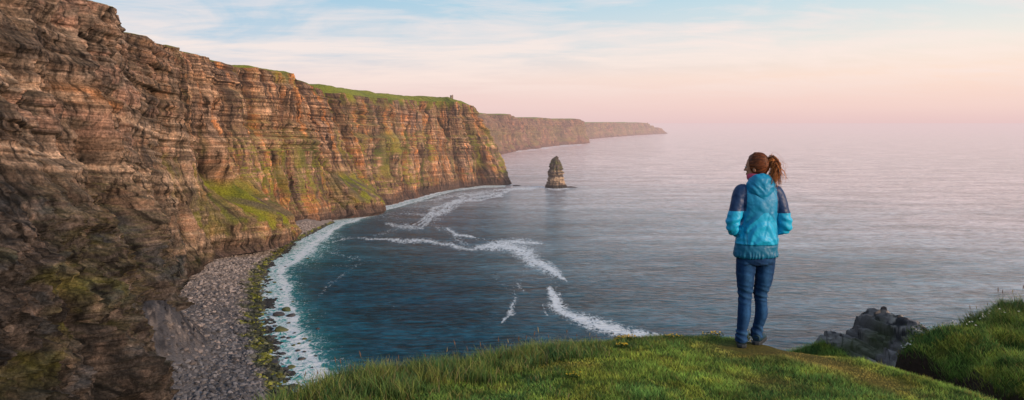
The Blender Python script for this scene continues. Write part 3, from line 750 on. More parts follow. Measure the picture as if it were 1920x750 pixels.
# ------------------------------------------------------------------ foreground ground
EDGE = np.array([(-9, -12), (-5, -4), (-3.6, 0), (-2.0, 3), (-1.60, 4.9), (-1.33, 5.36), (-.87, 5.68), (.18, 6.34), (.8, 6.62), (1.34, 6.85), (1.8, 6.97), (2.1, 6.98), (2.28, 6.72), (2.38, 6.52), (2.65, 6.34), (2.9, 6.16), (3.06, 5.95)])
def Ye(x): return np.interp(x, EDGE[:, 0], EDGE[:, 1])
def Xl(y): return np.interp(y, [3, 4.4, 5.07, 5.36, 5.72, 5.95, 6.2], [4.1, 3.55, 3.36, 3.29, 3.18, 3.06, 2.86])
def Xm(y): return np.interp(y, [3, 4.4, 5.2, 5.4, 5.7, 6.0, 6.5, 6.9, 7.3], [4.5, 3.95, 3.66, 3.52, 3.54, 3.56, 3.38, 3.75, 4.6])
def lawn_z(x, y):
    return H - 1.55 - .065 * y + .025 * fbm(x / 1.1, y / 1.1, seed=501, octv=3) - .012 * np.maximum(0, x - 2.2)
def ground(x, y):
    x = np.asarray(x, float); y = np.asarray(y, float)
    wob = .06 * fbm(x / .35, y / .35, seed=502, octv=3)
    d = np.minimum((Ye(x) - y) * .8, Xl(y) - x) + wob          # >0 inside the lawn
    d = np.where(x > 3.0, np.minimum(Xl(y) - x, 6.2 - y) + wob, d)
    base = lawn_z(x, y)
    lawn = base - .05 * ss(.22, 0, d) - np.minimum(2.6 * np.maximum(-d, 0) + .12 * ss(0, -.06, d), 14)
    dm = np.minimum(x - Xm(y) - .05, 7.35 + .25 * np.sin(x * 1.7) - y) + .7 * wob + .07 * fbm(x / .22, y / .22, seed=507, octv=3)
    mz = H - 1.865 + .13 * fbm(x / .45, y / .4, seed=503, octv=3) - .16 * np.exp(-(((x - 4.35) / .16) ** 2 + ((y - 7.0) / .14) ** 2)) - .06 * ss(.35, 0, dm) + .05 * np.maximum(0, x - 4.7) - .02 * (y - 6)
    mound = mz - .07 * ss(.3, 0, dm) - np.minimum(2.2 * np.maximum(-dm, 0) + .08 * ss(.02, -.05, dm), 14)
    gully = H - 2.32 + .05 * fbm(x / .2, y / .2, seed=504, octv=3) - .25 * ss(5.2, 6, y) - 3 * np.maximum(0, y - 6.0) - 5 * np.maximum(0, 2.95 - x)
    # grassy ledge below, running up to the rock outcrop
    ly = 10.2
    ledge = H - 3.18 + .29 * (np.minimum(x, 5.3) - 3.9) + .04 * fbm(x / .5, y / .5, seed=505, octv=3) - 2.5 * np.maximum(0, y - ly) ** 1.3 - .15 * np.maximum(0, ly - y) - 6 * np.maximum(0, 3.3 - x)
    ledge = ledge - .22 * ss(4.35, 4.8, x)
    ledge = np.where(y < 8.2, ledge - 2.5 * (8.2 - y), ledge)
    z = np.maximum(np.maximum(lawn, mound), np.maximum(gully, ledge))
    which = np.where(z == lawn, 0, np.where(z == mound, 1, np.where(z == ledge, 3, 2)))
    return z, d, dm, which
gx = np.concatenate([np.linspace(-9, -3, 40)[:-1], np.linspace(-3, 7.5, 430), np.linspace(7.5, 16, 60)[1:]])
gy = np.concatenate([np.linspace(-12, 3.6, 60)[:-1], np.linspace(3.6, 12.5, 360)])
GY, GX = np.meshgrid(gy, gx, indexing='ij')
GZ, gd, gdm, gw = ground(GX, GY)
def turf_col(x, y, d, dm, w):
    n = fbm(x / .5, y / .5, seed=511, octv=4); n2 = fbm(x / .16, y / .16, seed=512, octv=3)
    C = np.empty(np.shape(x) + (3,)); C[:] = (0.085, 0.145, 0.028)
    C = mixc(C, (0.050, 0.105, 0.026), ss(-.1, .35, n))
    C = mixc(C, (0.125, 0.165, 0.028), ss(.05, .45, n2 - .3 * n))
    # trodden dry turf where people stand, and the worn line running right
    p1 = 1.3 * np.exp(-(((x - 2.22) / .42) ** 2 + ((y - 6.3) / .30) ** 2))
    lx = np.interp(y, [4.6, 5.2, 5.7, 6.1, 6.4], [2.9, 2.75, 2.62, 2.5, 2.3]); p2 = np.exp(-((x - lx) / .18) ** 2) * ss(4.7, 5.6, y)
    p3 = np.exp(-(((x - 1.85) / .2) ** 2 + ((y - 5.35) / .16) ** 2)) + np.exp(-(((x - .4) / .3) ** 2 + ((y - 5.8) / .12) ** 2)) * .7
    pp = np.clip((p1 + .8 * p2 + .6 * p3) * (1.1 + 1.0 * n2), 0, 1) * (w == 0)
    C = mixc(C, (0.27, 0.19, 0.055), pp * .62)
    edge = ss(.35, .0, d) * (w == 0)
    C = mixc(C, (0.16, 0.115, 0.035), edge * ss(-.1, .3, n2) * .6)
    em = ss(.25, .0, dm) * (w == 1) * ss(6.0, 6.6, y)
    C = mixc(C, (0.16, 0.12, 0.03), em * ss(-.1, .4, n2) * .9)
    return C, pp
gC, gp = turf_col(GX, GY, gd, gdm, gw)
sl = np.hypot(np.gradient(GZ, gy, axis=0), np.gradient(GZ, gx, axis=1))
soil = np.clip(ss(.7, 1.6, sl) + (gw == 2), 0, 1)
gC = mixc(gC * .55, (0.040, 0.027, 0.020), soil)
me = make_mesh('ground', np.stack([GX, GY, GZ], -1).reshape(-1, 3), grid_faces(*GX.shape)); set_col(me, 'col', gC.reshape(-1, 3))
M_TURF = plain('turf', (0, 0, 0), rough=1, bump=.012, bscale=40, var=.5, vscale=30, attr='col', spec=.1)
tag(add('ground', me, M_TURF), kind='structure')
# the bulk of the headland under the turf
hx = np.linspace(-60, 120, 130); hy = np.linspace(-160, 60, 140)
HY, HX = np.meshgrid(hy, hx, indexing='ij')
dOut = np.maximum(HY - np.interp(HX, [-9, -5, -3.6, -2.6, -1.8, .2, 2.2, 3.2, 7.3, 20, 120], [-12, -4, 0, 3, 4.9, 6.2, 6.7, 5.9, 7.2, 4, -60]), 0)
dLeft = np.maximum(np.interp(HY, [-160, -12, 0, 5, 60], [-60, -9, -3.6, -1.8, -1.8]) - HX, 0)
HZ = H - 4.0 + .02 * np.maximum(-HY - 5, 0) + 2.2 * ss(4, -14, HY) - 5 * np.hypot(dOut, dLeft) + 1.5 * fbm(HX / 9, HY / 9, seed=521, octv=3) * (dOut + dLeft > 0)
HZ = np.where(np.hypot(dOut, dLeft) > 0, HZ - 3, HZ); HZ = np.maximum(HZ, -4)
me = make_mesh('terrain', np.stack([HX, HY, HZ], -1).reshape(-1, 3), grid_faces(*HX.shape))
hs = ss(-3, 0, -(dOut + dLeft))[..., None]
set_col(me, 'col', (np.array([.12, .09, .075]) * (1 - hs) + np.array([.05, .08, .02]) * hs).reshape(-1, 3)); set_f(me, 'grass', np.zeros(HX.size)); set_f(me, 'bed', np.ones(HX.size)); set_col(me, 'bedco', np.stack([HX + HY, HZ, 0 * HX], -1).reshape(-1, 3))
tag(add('terrain', me, M_CLIFF), kind='structure')

# ------------------------------------------------------------------ grass
def blades(name, x, y, z, h, w, C, bend=.35, seed=0, segs=2, mat=None):
    """tapering bent blades as one mesh"""
    r = np.random.default_rng(seed); n = len(x)
    a = r.uniform(0, 6.283, n); b = r.normal(2.6, 2.6, n)         # wind leans them a little
    lean = h * bend * r.uniform(.2, 1.4, n)
    dx, dy = np.cos(b) * lean, np.sin(b) * lean; wx, wy = np.cos(a) * w / 2, np.sin(a) * w / 2
    P0 = np.stack([x, y, z - .006], -1); rows = []
    if segs == 1:
        V = np.stack([P0 + np.stack([-wx, -wy, 0 * x], -1), P0 + np.stack([wx, wy, 0 * x], -1), P0 + np.stack([dx, dy, h], -1)], 1)
        T = np.array([[0, 1, 2]])[None] + (np.arange(n) * 3)[:, None, None]
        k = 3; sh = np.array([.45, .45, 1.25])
        me = make_mesh(name, V.reshape(-1, 3), Ft=T.reshape(-1, 3))
    else:
        m1 = P0 + np.stack([dx * .3, dy * .3, h * .55], -1)
        V = np.stack([P0 + np.stack([-wx, -wy, 0 * x], -1), P0 + np.stack([wx, wy, 0 * x], -1), m1 + np.stack([wx, wy, 0 * x], -1) * .8, m1 - np.stack([wx, wy, 0 * x], -1) * .8, P0 + np.stack([dx, dy, h * .95], -1)], 1)
        base = (np.arange(n) * 5)[:, None]
        Q = base + np.array([[0, 1, 2, 3]]); T = base + np.array([[3, 2, 4]])
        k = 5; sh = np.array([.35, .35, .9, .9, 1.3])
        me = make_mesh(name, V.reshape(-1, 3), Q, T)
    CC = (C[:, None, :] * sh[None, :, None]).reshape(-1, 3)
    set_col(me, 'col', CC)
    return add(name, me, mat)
M_GRASS = plain('grass_blade', (0, 0, 0), rough=.65, var=.2, vscale=8, attr='col', spec=.15, trans=.35)
r = np.random.default_rng(21)
PXF = (1420 - 960) / F * 6.43
n = 620000
# denser near the viewer, where single blades can be read
x = r.uniform(-3.0, 7.6, n); y = 3.9 + 7.3 * r.random(n) ** 1.35
infr = (np.abs(x / y) < .80)
k = infr | (r.random(n) < .25); x, y = x[k], y[k]
def n_ok(a): return len(a)
z, d, dm, w_ = ground(x, y)
ok = ((w_ == 0) & (d > -.04)) | ((w_ == 1) & (dm > -.01 - .03 * r.random(n_ok(x)) ** 2)) | ((w_ == 3) & (y > 8.6) & (y < 10.6) & (x > 3.3) & (x < 8))
x, y, z, d, dm, w_ = [q[ok] for q in (x, y, z, d, dm, w_)]
C, pp = turf_col(x, y, d, dm, w_)
C = C * r.uniform(.5, 2.0, (len(x), 1)) * (1.75 + 1.2 * fbm(x / .13, y / .10, seed=531, octv=3) + .7 * fbm(x / .5, y / .3, seed=532, octv=2))[:, None].clip(.5, 3.2) * np.array([1.35, 1.25, 1.3])
C *= np.where(w_ == 1, .72, 1.08)[:, None]
C = mixc(C, (0.36, 0.28, 0.10), (r.random(len(x)) < .10) * .8)
nl = fbm(x / .25, y / .25, seed=530, octv=3)
h = .018 + .016 * r.random(len(x)) + .016 * np.clip(nl, 0, 1) * 2
h *= 1 - .6 * pp
h *= 1 - .88 * np.exp(-(np.minimum(np.hypot(x - PXF + .13, y - 6.40), np.hypot(x - PXF - .05, y - 6.5)) / .25) ** 2)
h = np.where(w_ == 1, h * 1.9 + .03 * np.clip(nl, 0, 1), h)
h = np.where((w_ == 1) & (x > 4.2), h + .05 * ss(4.2, 5.2, x), h)
h = np.where(w_ == 3, .05 + .03 * r.random(len(x)), h)
o = blades('grass', x, y, z, h, np.where(w_ == 1, .0045, .0040) + .003 * r.random(len(x)), C, bend=.9, seed=3, segs=1, mat=M_GRASS)
tag(o, 'short green turf grass covering the clifftop lawn and bank', 'grass', kind='stuff')
# tall grass along the lip, in tufts
def tufts(num, sampler, hmin, hmax, per, spread, seed):
    r = np.random.default_rng(seed); X = []; Yl = []; Hh = []; hue = []
    cx, cy = sampler(r, num)
    for a, b in zip(cx, cy):
        m = int(per * r.uniform(.5, 1.4)); X.append(a + r.normal(0, spread, m)); Yl.append(b + r.normal(0, spread, m))
        Hh.append(r.uniform(hmin, hmax) * r.uniform(.45, 1.1, m)); hue.append(np.full(m, r.random()))
    return map(np.concatenate, (X, Yl, Hh, hue))
def lip(r, num):
    xx = r.uniform(-2.6, 1.9, num); back = np.abs(r.normal(0, .26, num)) * np.interp(xx, [-2.5, -.8, .6, 1.9], [1.7, 1.5, .8, .4])
    return xx, Ye(xx) - .02 - back
def bank(r, num):
    xx = r.uniform(3.9, 7.2, num); return xx, 7.25 - np.abs(r.normal(0, .4, num)) * np.interp(xx, [3.9, 4.8, 5.2], [.3, .8, 1.8])
xs, ys, hs_, hu = tufts(620, lip, .06, .17, 75, .055, 31)
x2, y2, h2, hu2 = tufts(330, bank, .08, .20, 80, .055, 32)
h2 = h2 * np.interp(x2, [3.9, 4.8, 5.3], [.45, .8, 1.45])
def anyl(r, num):
    return r.uniform(-1.8, 3.0, num), r.uniform(4.6, 6.6, num)
x3, y3, h3, hu3 = tufts(160, anyl, .045, .075, 40, .045, 33)
xs = np.concatenate([xs, x2, x3]); ys = np.concatenate([ys, y2, y3]); hs_ = np.concatenate([hs_, h2, h3]); hu = np.concatenate([hu, hu2, hu3])
hs_ = hs_ * np.where(xs < 3, np.interp(xs, [-2, .3, .9, 2.0], [1.15, 1.0, .45, .3]), 1)
z, d, dm, w_ = ground(xs, ys)
ok = ((w_ == 0) & (d > -.15)) | ((w_ == 1) & (dm > -.12)); ok &= (np.hypot(xs - 2.1, ys - 6.4) > .35)
xs, ys, hs_, hu, z = [q[ok] for q in (xs, ys, hs_, hu, z)]
r = np.random.default_rng(34)
C = np.empty((len(xs), 3)); C[:] = (0.085, 0.16, 0.045)
C = mixc(C, (0.20, 0.23, 0.06), ss(.45, .9, hu)); C = mixc(C, (0.050, 0.12, 0.05), ss(.4, .1, hu))
C = mixc(C, (0.20, 0.155, 0.07), (r.random(len(xs)) < .12) * .8)
C *= r.uniform(.6, 2.0, (len(xs), 1))
C = mixc(C, (0.33, 0.27, 0.15), (r.random(len(xs)) < .06) * .9)
o = blades('tall_grass', xs, ys, z, hs_, .003 + .0025 * r.random(len(xs)), C, bend=.55, seed=4, segs=2, mat=M_GRASS)
tag(o, 'long wispy grass growing along the cliff edge', 'long grass', kind='stuff')

# seed stalks: single things
def tube_mesh(bm, pts, rad, n=5):
    prev = None
    for i, p in enumerate(pts):
        rr = rad[i]; ring = [bm.verts.new((p[0] + rr * math.cos(6.2832 * k / n), p[1] + rr * math.sin(6.2832 * k / n), p[2])) for k in range(n)]
        if prev:
            for k in range(n): bm.faces.new((prev[k], prev[(k + 1) % n], ring[(k + 1) % n], ring[k]))
        prev = ring
    bm.faces.new(prev)
M_STEM = plain('stalk_stem', (0.16, 0.15, 0.055), rough=.7)
M_SEED = plain('seed_head', (0.20, 0.11, 0.065), rough=.8, bump=.003, bscale=300)
M_SEEDP = plain('pale_seed_head', (0.34, 0.28, 0.14), rough=.8, bump=.003, bscale=300)
protos = []
for kind in range(4):
    sl_ = (.05, -.06, .09, .02)[kind]; hgt = 1.0
    bm = bmesh.new(); pts = [(sl_ * (q / 8) ** 2 * 3, .02 * (q / 8), hgt * q / 8) for q in range(9)]
    tube_mesh(bm, pts, [.007 - .0004 * q for q in range(9)]); stem = bpy.data.meshes.new('stem'); bm.to_mesh(stem); bm.free(); stem.materials.append(M_STEM)
    bm = bmesh.new(); e = pts[-1]
    prof = [.005, .018, .026, .028, .022, .013, .003]
    tube_mesh(bm, [(e[0] + sl_ * .25 * q / 6, e[1], e[2] - .02 + .22 * q / 6) for q in range(7)], prof, 7)
    for q in range(22):
        t_ = q / 22; a = q * 2.4; c0 = Vector((e[0] + sl_ * .25 * t_, e[1], e[2] - .02 + .22 * t_)); o_ = Vector((math.cos(a), math.sin(a), .9)) * .05
        s_ = Vector((-math.sin(a), math.cos(a), 0)) * .012
        bm.faces.new([bm.verts.new(c0 + s_), bm.verts.new(c0 - s_), bm.verts.new(c0 + o_)])
    hd = bpy.data.meshes.new('seed_head'); bm.to_mesh(hd); bm.free(); hd.materials.append(M_SEEDP if kind == 3 else M_SEED)
    protos.append((stem, hd, kind == 3))
r = np.random.default_rng(55)
st_px = [(640, .22), (648, .2), (695, .24), (720, .16), (742, .17), (560, .2), (600, .17), (518, .22), (866, .24), (905, .2), (935, .21), (962, .19), (969, .23), (978, .21), (994, .22), (1016, .24), (1032, .17), (1062, .21),
         (1078, .16), (1104, .15), (1120, .12), (1150, .12), (1210, .10), (1245, .09), (1300, .1), (1340, .09), (800, .17), (835, .19), (665, .15), (770, .15), (885, .17), (950, .15), (1045, .14), (1090, .11),
         (1822, .22), (1836, .18), (1858, .16), (1872, .26), (1880, .22), (1895, .2), (1908, .25), (1790, .12), (1765, .1)]
for i, (u, hh) in enumerate(st_px):
    yy = 5.5
    for _ in range(8):
        xx = (u - 960) / F * yy; yy = (Ye(xx) - r.uniform(.0, .02) - .02) if u < 1500 else 7.15
    xx = (u - 960) / F * yy
    if u < 1500: yy -= r.uniform(0, .25); xx = (u - 960) / F * yy
    zz_ = float(ground(np.array([xx]), np.array([yy]))[0][0])
    stem, hd, pale = protos[i % 4]
    a = bpy.data.objects.new('seed_stalk', None); COL.objects.link(a); a.location = (xx, yy, zz_ - .01); a.scale = (hh * .62, hh * .62, hh * .85); a.rotation_euler = (r.normal(0, .10), r.normal(0, .12), r.uniform(0, 6.28))
    wh = 'bank on the right' if u > 1500 else ('long grass on the left cliff edge' if u < 840 else 'grass on the middle cliff edge')
    tag(a, ('pale' if pale else 'reddish') + ' seed stalk above the ' + wh, 'grass stalk', ('pale' if pale else 'reddish') + ' seed stalks on the ' + wh)
    for nm, md in (('stem', stem), ('seed_head', hd)):
        b = bpy.data.objects.new(nm, md); COL.objects.link(b); b.parent = a

# wildflower clumps
M_YEL = plain('yellow_petal', (0.62, 0.42, 0.02), rough=.6, var=.25, vscale=60)
M_WHT = plain('white_petal', (0.75, 0.72, 0.66), rough=.6)
M_LEAF = plain('flower_leaf', (0.045, 0.085, 0.015), rough=.6, var=.4, vscale=40, trans=.3)
def flower_clump(u, v, rad, nfl, label, hh=.05, white=False, Yd=None, sq=.5):
    if Yd is None:
        Yd = 1.55 / ((v - VH) / F - .065)
    xx = (u - 960) / F * Yd
    root = bpy.data.objects.new('wildflower_clump', None); COL.objects.link(root)
    z0 = float(ground(np.array([xx]), np.array([Yd]))[0][0]); root.location = (xx, Yd, z0)
    tag(root, label, 'wildflowers')
    r = np.random.default_rng(int(u))
    bm = bmesh.new()
    for k in range(int(nfl * 9)):
        a, q = r.uniform(0, 6.28), rad * math.sqrt(r.random()); px, py = q * math.cos(a), q * math.sin(a) * sq
        gz = float(ground(np.array([xx + px]), np.array([Yd + py]))[0][0]) - z0 if k % 6 == 0 else gz
        c0 = Vector((px, py, gz + r.uniform(.3, 1) * hh * .8)); d1 = Vector(r.normal(size=3)).normalized() * .009; d2 = Vector(r.normal(size=3)).normalized() * .006
        bm.faces.new([bm.verts.new(c0 - d1), bm.verts.new(c0 + d2), bm.verts.new(c0 + d1), bm.verts.new(c0 - d2)])
    bm_obj('foliage', bm, M_LEAF, root)
    bm = bmesh.new()
    for k in range(nfl):
        a, q = r.uniform(0, 6.28), rad * math.sqrt(r.random()); px, py = q * math.cos(a), q * math.sin(a) * sq
        gz = float(ground(np.array([xx + px]), np.array([Yd + py]))[0][0]) - z0
        c0 = Vector((px, py, gz + hh * r.uniform(.7, 1.15)))
        for p_ in range(5):
            b = p_ * 1.2566 + r.random(); o1 = Vector((math.cos(b), math.sin(b), r.uniform(.2, .9))) * .010; s1 = Vector((-math.sin(b), math.cos(b), 0)) * .004
            bm.faces.new([bm.verts.new(c0), bm.verts.new(c0 + o1 * .6 + s1), bm.verts.new(c0 + o1), bm.verts.new(c0 + o1 * .6 - s1)])
    bm_obj('blossom', bm, M_WHT if white else M_YEL, root)
flower_clump(1172, 640, .11, 60, 'bright yellow wildflower clump on the cliff lip left of the hiker', .06)
flower_clump(1168, 658, .06, 18, 'small yellow flower patch just in front of the bright clump', .045)
flower_clump(1403, 630, .055, 40, 'yellow flowers growing between the hiker\'s shoes at the edge', .11)
flower_clump(1336, 626, .10, 22, 'sparse pale yellow flowers in the edge grass close to the hiker', .06)
flower_clump(1076, 712, .06, 8, 'lone tiny yellow flower tuft low on the lawn', .04)
flower_clump(1262, 640, .08, 14, 'faint yellow flowers midway between the bright clump and hiker', .05)
flower_clump(1702, 648, .06, 12, 'tiny white flowers on the dark tip of the right bank', .06, True, 6.5)
flower_clump(1800, 640, .16, 9, 'small pale flower patch in the middle of the right bank', .07, True, 6.5)
flower_clump(1870, 616, .22, 10, 'scattered white flowers on top of the right bank', .10, True, 6.8)
flower_clump(1735, 640, .18, 60, 'golden dry flower mat on the near end of the bank', .05, False, 6.85, .7)

# ------------------------------------------------------------------ rock outcrop beyond the lawn
def outcrop():
    nx_, ny_ = 240, 170
    xx = np.linspace(-1.05, .75, nx_); yy = np.linspace(-1.1, .9, ny_); YY, XX = np.meshgrid(yy, xx, indexing='ij')
    # silhouette height along x, read off the photo at 10.3 m
    D0 = 10.3
    su = np.array([1490, 1530, 1560, 1590, 1614, 1616, 1632, 1648, 1656, 1668, 1676, 1684, 1688, 1697, 1703, 1712, 1740, 1790]); sv = np.array([664, 640, 622, 606, 598, 586, 579, 574, 570, 568, 569, 574, 586, 598, 606, 630, 650, 690])
    cx = (1625 - 960) / F * D0
    sx = (su - 960) / F * D0 - cx; sz = -(sv - VH) / F * D0
    xw = XX + .12 * YY
    ridge = np.interp(xw, sx, sz)
    front = np.maximum(-YY, 0); back = np.maximum(YY, 0)
    z = ridge - front * (.24 + .2 * noise(XX * 2.1, 0, 0, 601)) - 3.2 * back ** 1.3
    # slanting beds
    q = (XX * .75 + YY * .35 + z * 1.3) ; 
    bedn = np.tanh(4 * noise(q * 7, XX * .8, YY * .8, 602)); bedf = np.tanh(4 * noise(q * 19, XX * 1.6, YY * 1.6, 603))
    z = z + .06 * bedn + .028 * bedf
    cell = _h(np.floor(XX * 5.5 + .8 * noise(YY * 4, XX * 3, 0, 605)), np.floor(YY * 6 + .8 * noise(XX * 5, 0, 0, 606)), np.zeros_like(z), 604)
    z = z + .05 * (cell - .5) + .07 * fbm(XX * 4, YY * 4, z * 4, 607, 5)
    fade = ss(-1.1, -.9, YY) * ss(-1.05, -.9, XX) * ss(.9, .75, YY)
    z = z - 1.2 * (1 - fade)
    me = make_mesh('rock_outcrop', np.stack([XX, YY, z + 3.1], -1).reshape(-1, 3), grid_faces(ny_, nx_), smooth=False)
    n = fbm(XX * 3, YY * 3, z * 3, 611, 4)
    C = np.empty(XX.shape + (3,)); C[:] = (0.15, 0.14, 0.14)
    C = mixc(C, (0.33, 0.31, 0.29), ss(.0, .3, n)); C = mixc(C, (0.03, 0.03, 0.034), ss(-.05, -.3, fbm(XX * 6, YY * 6, z * 12, 612, 4)))
    C = C * (1 + .28 * bedf + .22 * bedn)[..., None]; cr_ = np.exp(-(fbm(XX * 3.2 + YY, YY * 3 - z * 2, 0, 615, 3) / .035) ** 2); C = mixc(C, (0.012, 0.012, 0.013), cr_ * .85)
    C = mixc(C, (0.055, 0.07, 0.022), ss(.05, .3, fbm(XX * 2.2, YY * 2.2, 0, 613, 3)) * .7 * ss(-.1, -.4, YY))
    C = mixc(C, (0.36, 0.15, 0.04), np.exp(-(((XX - .49) / .06) ** 2 + (YY / .2) ** 2)) * .9)
    set_col(me, 'col', C.reshape(-1, 3))
    m = plain('outcrop_rock', (0, 0, 0), rough=.85, bump=.02, bscale=14, var=.4, vscale=12, attr='col')
    o = add('rock_outcrop', me, m, loc=(cx - .12, D0, H - 3.19)); tag(o, 'dark slanting rock outcrop jutting up beyond the lawn, right of the hiker', 'rock')
outcrop()

# ------------------------------------------------------------------ person
def loft(chain, n=22, cap=True):
    """chain: (point, ra, rb) list, ra along side axis, rb along the other; returns verts, faces"""
    P = [Vector(c[0]) for c in chain]; V = []; Fc = []
    side_prev = None
    for i, (p, ra, rb) in enumerate(chain):
        p = P[i]; t = (P[min(i + 1, len(P) - 1)] - P[max(i - 1, 0)])
        if t.length < 1e-6: t = Vector((0, 0, 1))
        t.normalize()
        s = Vector((1, 0, 0)) if side_prev is None else side_prev
        s = (s - t * s.dot(t))
        if s.length < .05: s = Vector((0, 1, 0)) - t * t.y
        s.normalize(); side_prev = s; f = t.cross(s)
        for k in range(n):
            a = 6.2832 * k / n; V.append(p + s * (ra * math.cos(a)) + f * (rb * math.sin(a)))
    for i in range(len(chain) - 1):
        for k in range(n):
            Fc.append((i * n + k, i * n + (k + 1) % n, (i + 1) * n + (k + 1) % n, (i + 1) * n + k))
    if cap:
        Fc.append(tuple(range(n))[::-1]); Fc.append(tuple((len(chain) - 1) * n + k for k in range(n)))
    return V, Fc
def smooth_chain(ch, m=5):
    A = np.array([list(c[0]) + [c[1], c[2]] for c in ch], float); t = np.linspace(0, len(A) - 1, (len(A) - 1) * m + 1)
    Q = catmull(A, t); return [((q[0], q[1], q[2]), max(q[3], .002), max(q[4], .002)) for q in Q]
def ball(c, r3, rot=None):
    V = []; Fc = []
    n, m = 24, 16
    for i in range(1, m):
        th = math.pi * i / m
        for k in range(n):
            ph = 6.2832 * k / n; v = Vector((r3[0] * math.sin(th) * math.cos(ph), r3[1] * math.sin(th) * math.sin(ph), r3[2] * math.cos(th)))
            if rot: v = rot @ v
            V.append(v + Vector(c))
    top = len(V); v = Vector((0, 0, r3[2])); V.append((rot @ v if rot else v) + Vector(c)); v = Vector((0, 0, -r3[2])); V.append((rot @ v if rot else v) + Vector(c))
    for i in range(m - 2):
        for k in range(n): Fc.append((i * n + k, (i + 1) * n + k, (i + 1) * n + (k + 1) % n, i * n + (k + 1) % n))
    for k in range(n): Fc.append((top, k, (k + 1) % n)); Fc.append((top + 1, (m - 2) * n + (k + 1) % n, (m - 2) * n + k))
    return V, Fc
def fuse(name, pieces, voxel, smooth=4, mat=None, parent=None):
    V = []; Fc = []
    for (v, f) in pieces:
        o_ = len(V); V += [tuple(q) for q in v]; Fc += [tuple(o_ + i for i in g) for g in f]
    me = bpy.data.meshes.new(name); me.from_pydata(V, [], Fc)
    bm = bmesh.new(); bm.from_mesh(me); bmesh.ops.recalc_face_normals(bm, faces=bm.faces); bm.to_mesh(me); bm.free()
    ob = bpy.data.objects.new(name, me); COL.objects.link(ob)
    md = ob.modifiers.new('r', 'REMESH'); md.mode = 'VOXEL'; md.voxel_size = voxel
    if smooth:
        sm = ob.modifiers.new('s', 'SMOOTH'); sm.iterations = smooth; sm.factor = .5
    dg = bpy.context.evaluated_depsgraph_get(); me2 = bpy.data.meshes.new_from_object(ob.evaluated_get(dg))
    bpy.data.objects.remove(ob); bpy.data.meshes.remove(me)
    me2.name = name; me2.polygons.foreach_set('use_smooth', np.ones(len(me2.polygons), bool)); me2.materials.clear()
    ob = add(name, me2, mat, parent)
    return ob
def displace(ob, fn):
    me = ob.data; n = len(me.vertices); co = np.empty(n * 3, np.float32); me.vertices.foreach_get('co', co); no = np.empty(n * 3, np.float32); me.vertices.foreach_get('normal', no)
    co = co.reshape(-1, 3).astype(float); no = no.reshape(-1, 3)
    co = co + no * fn(co, no)[:, None]; me.vertices.foreach_set('co', co.astype(np.float32).ravel()); me.update(); return co
def verts(ob):
    co = np.empty(len(ob.data.vertices) * 3, np.float32); ob.data.vertices.foreach_get('co', co); return co.reshape(-1, 3).astype(float)

PX, PY = (1420 - 960) / F * 6.43, 6.43
gz0 = float(ground(np.array([PX - .14]), np.array([PY]))[0][0]); gz1 = float(ground(np.array([PX + .05]), np.array([PY + .13]))[0][0])
person = bpy.data.objects.new('person', None); COL.objects.link(person); person.location = (PX, PY, gz0 + .010)
tag(person, 'hiker with ponytail seen from behind in teal and navy hooded jacket and blue jeans', 'person')
dz1 = gz1 - gz0
SK = plain('skin', (0.50, 0.25, 0.16), rough=.55, var=.08, vscale=30)
# head local frame: face looks along +Y of R
yaw = math.radians(52); HR = Matrix.Rotation(yaw, 3, 'Z') @ Matrix.Rotation(math.radians(-4), 3, 'X')
HC = Vector((.004, .035, 1.565))
def hp(x, y, z): return HC + HR @ Vector((x, y, z))
arms = {}
for sgn, sh_, el, ha in ((-1, (-.150, .0, 1.345), (-.226, -.035, 1.045), (-.100, .150, .955)), (1, (.172, .0, 1.335), (.236, -.03, 1.045), (.130, .155, .955))):
    arms[sgn] = (sh_, el, ha)
LEG = {-1: [((-.088, 0, .86), .10, .115), ((-.098, .0, .72), .096, .102), ((-.106, .0, .58), .082, .088), ((-.103, .015, .46), .069, .074), ((-.112, .0, .36), .063, .072), ((-.120, -.01, .27), .064, .070), ((-.134, -.005, .16), .053, .056), ((-.141, .0, .085), .055, .06), ((-.141, .005, .045), .057, .066)],
       1: [((.072, 0, .86), .098, .115), ((.070, .01, .72), .094, .102), ((.063, .02, .58), .081, .088), ((.046, .05, .46), .067, .074), ((.052, .06, .36), .062, .072), ((.060, .075, .27), .063, .070), ((.046, .10, .17), .052, .056), ((.036, .12, .10 + dz1), .054, .06), ((.036, .125, .055 + dz1), .057, .066)]}
def arm_chain(sgn, k=1.0, r0=.062):
    sh_, el, ha = map(Vector, arms[sgn]); up = (sh_ + el) / 2
    return [(tuple(sh_ + Vector((-sgn * .05, 0, .02))), r0 * k * 1.05, r0 * k), (tuple(sh_), r0 * k * 1.02, r0 * k * 1.05), (tuple(up + Vector((sgn * .008, -.008, 0))), r0 * k * .98, r0 * k), (tuple(el + Vector((-sgn * .002, 0, .05))), r0 * k * .98, r0 * k), (tuple(el + Vector((-sgn * .004, .015, -.005))), r0 * k * .95, r0 * k * .92),
            (tuple(el * .6 + ha * .4), r0 * k * .84, r0 * k * .86), (tuple(ha), r0 * k * .66, r0 * k * .66)]
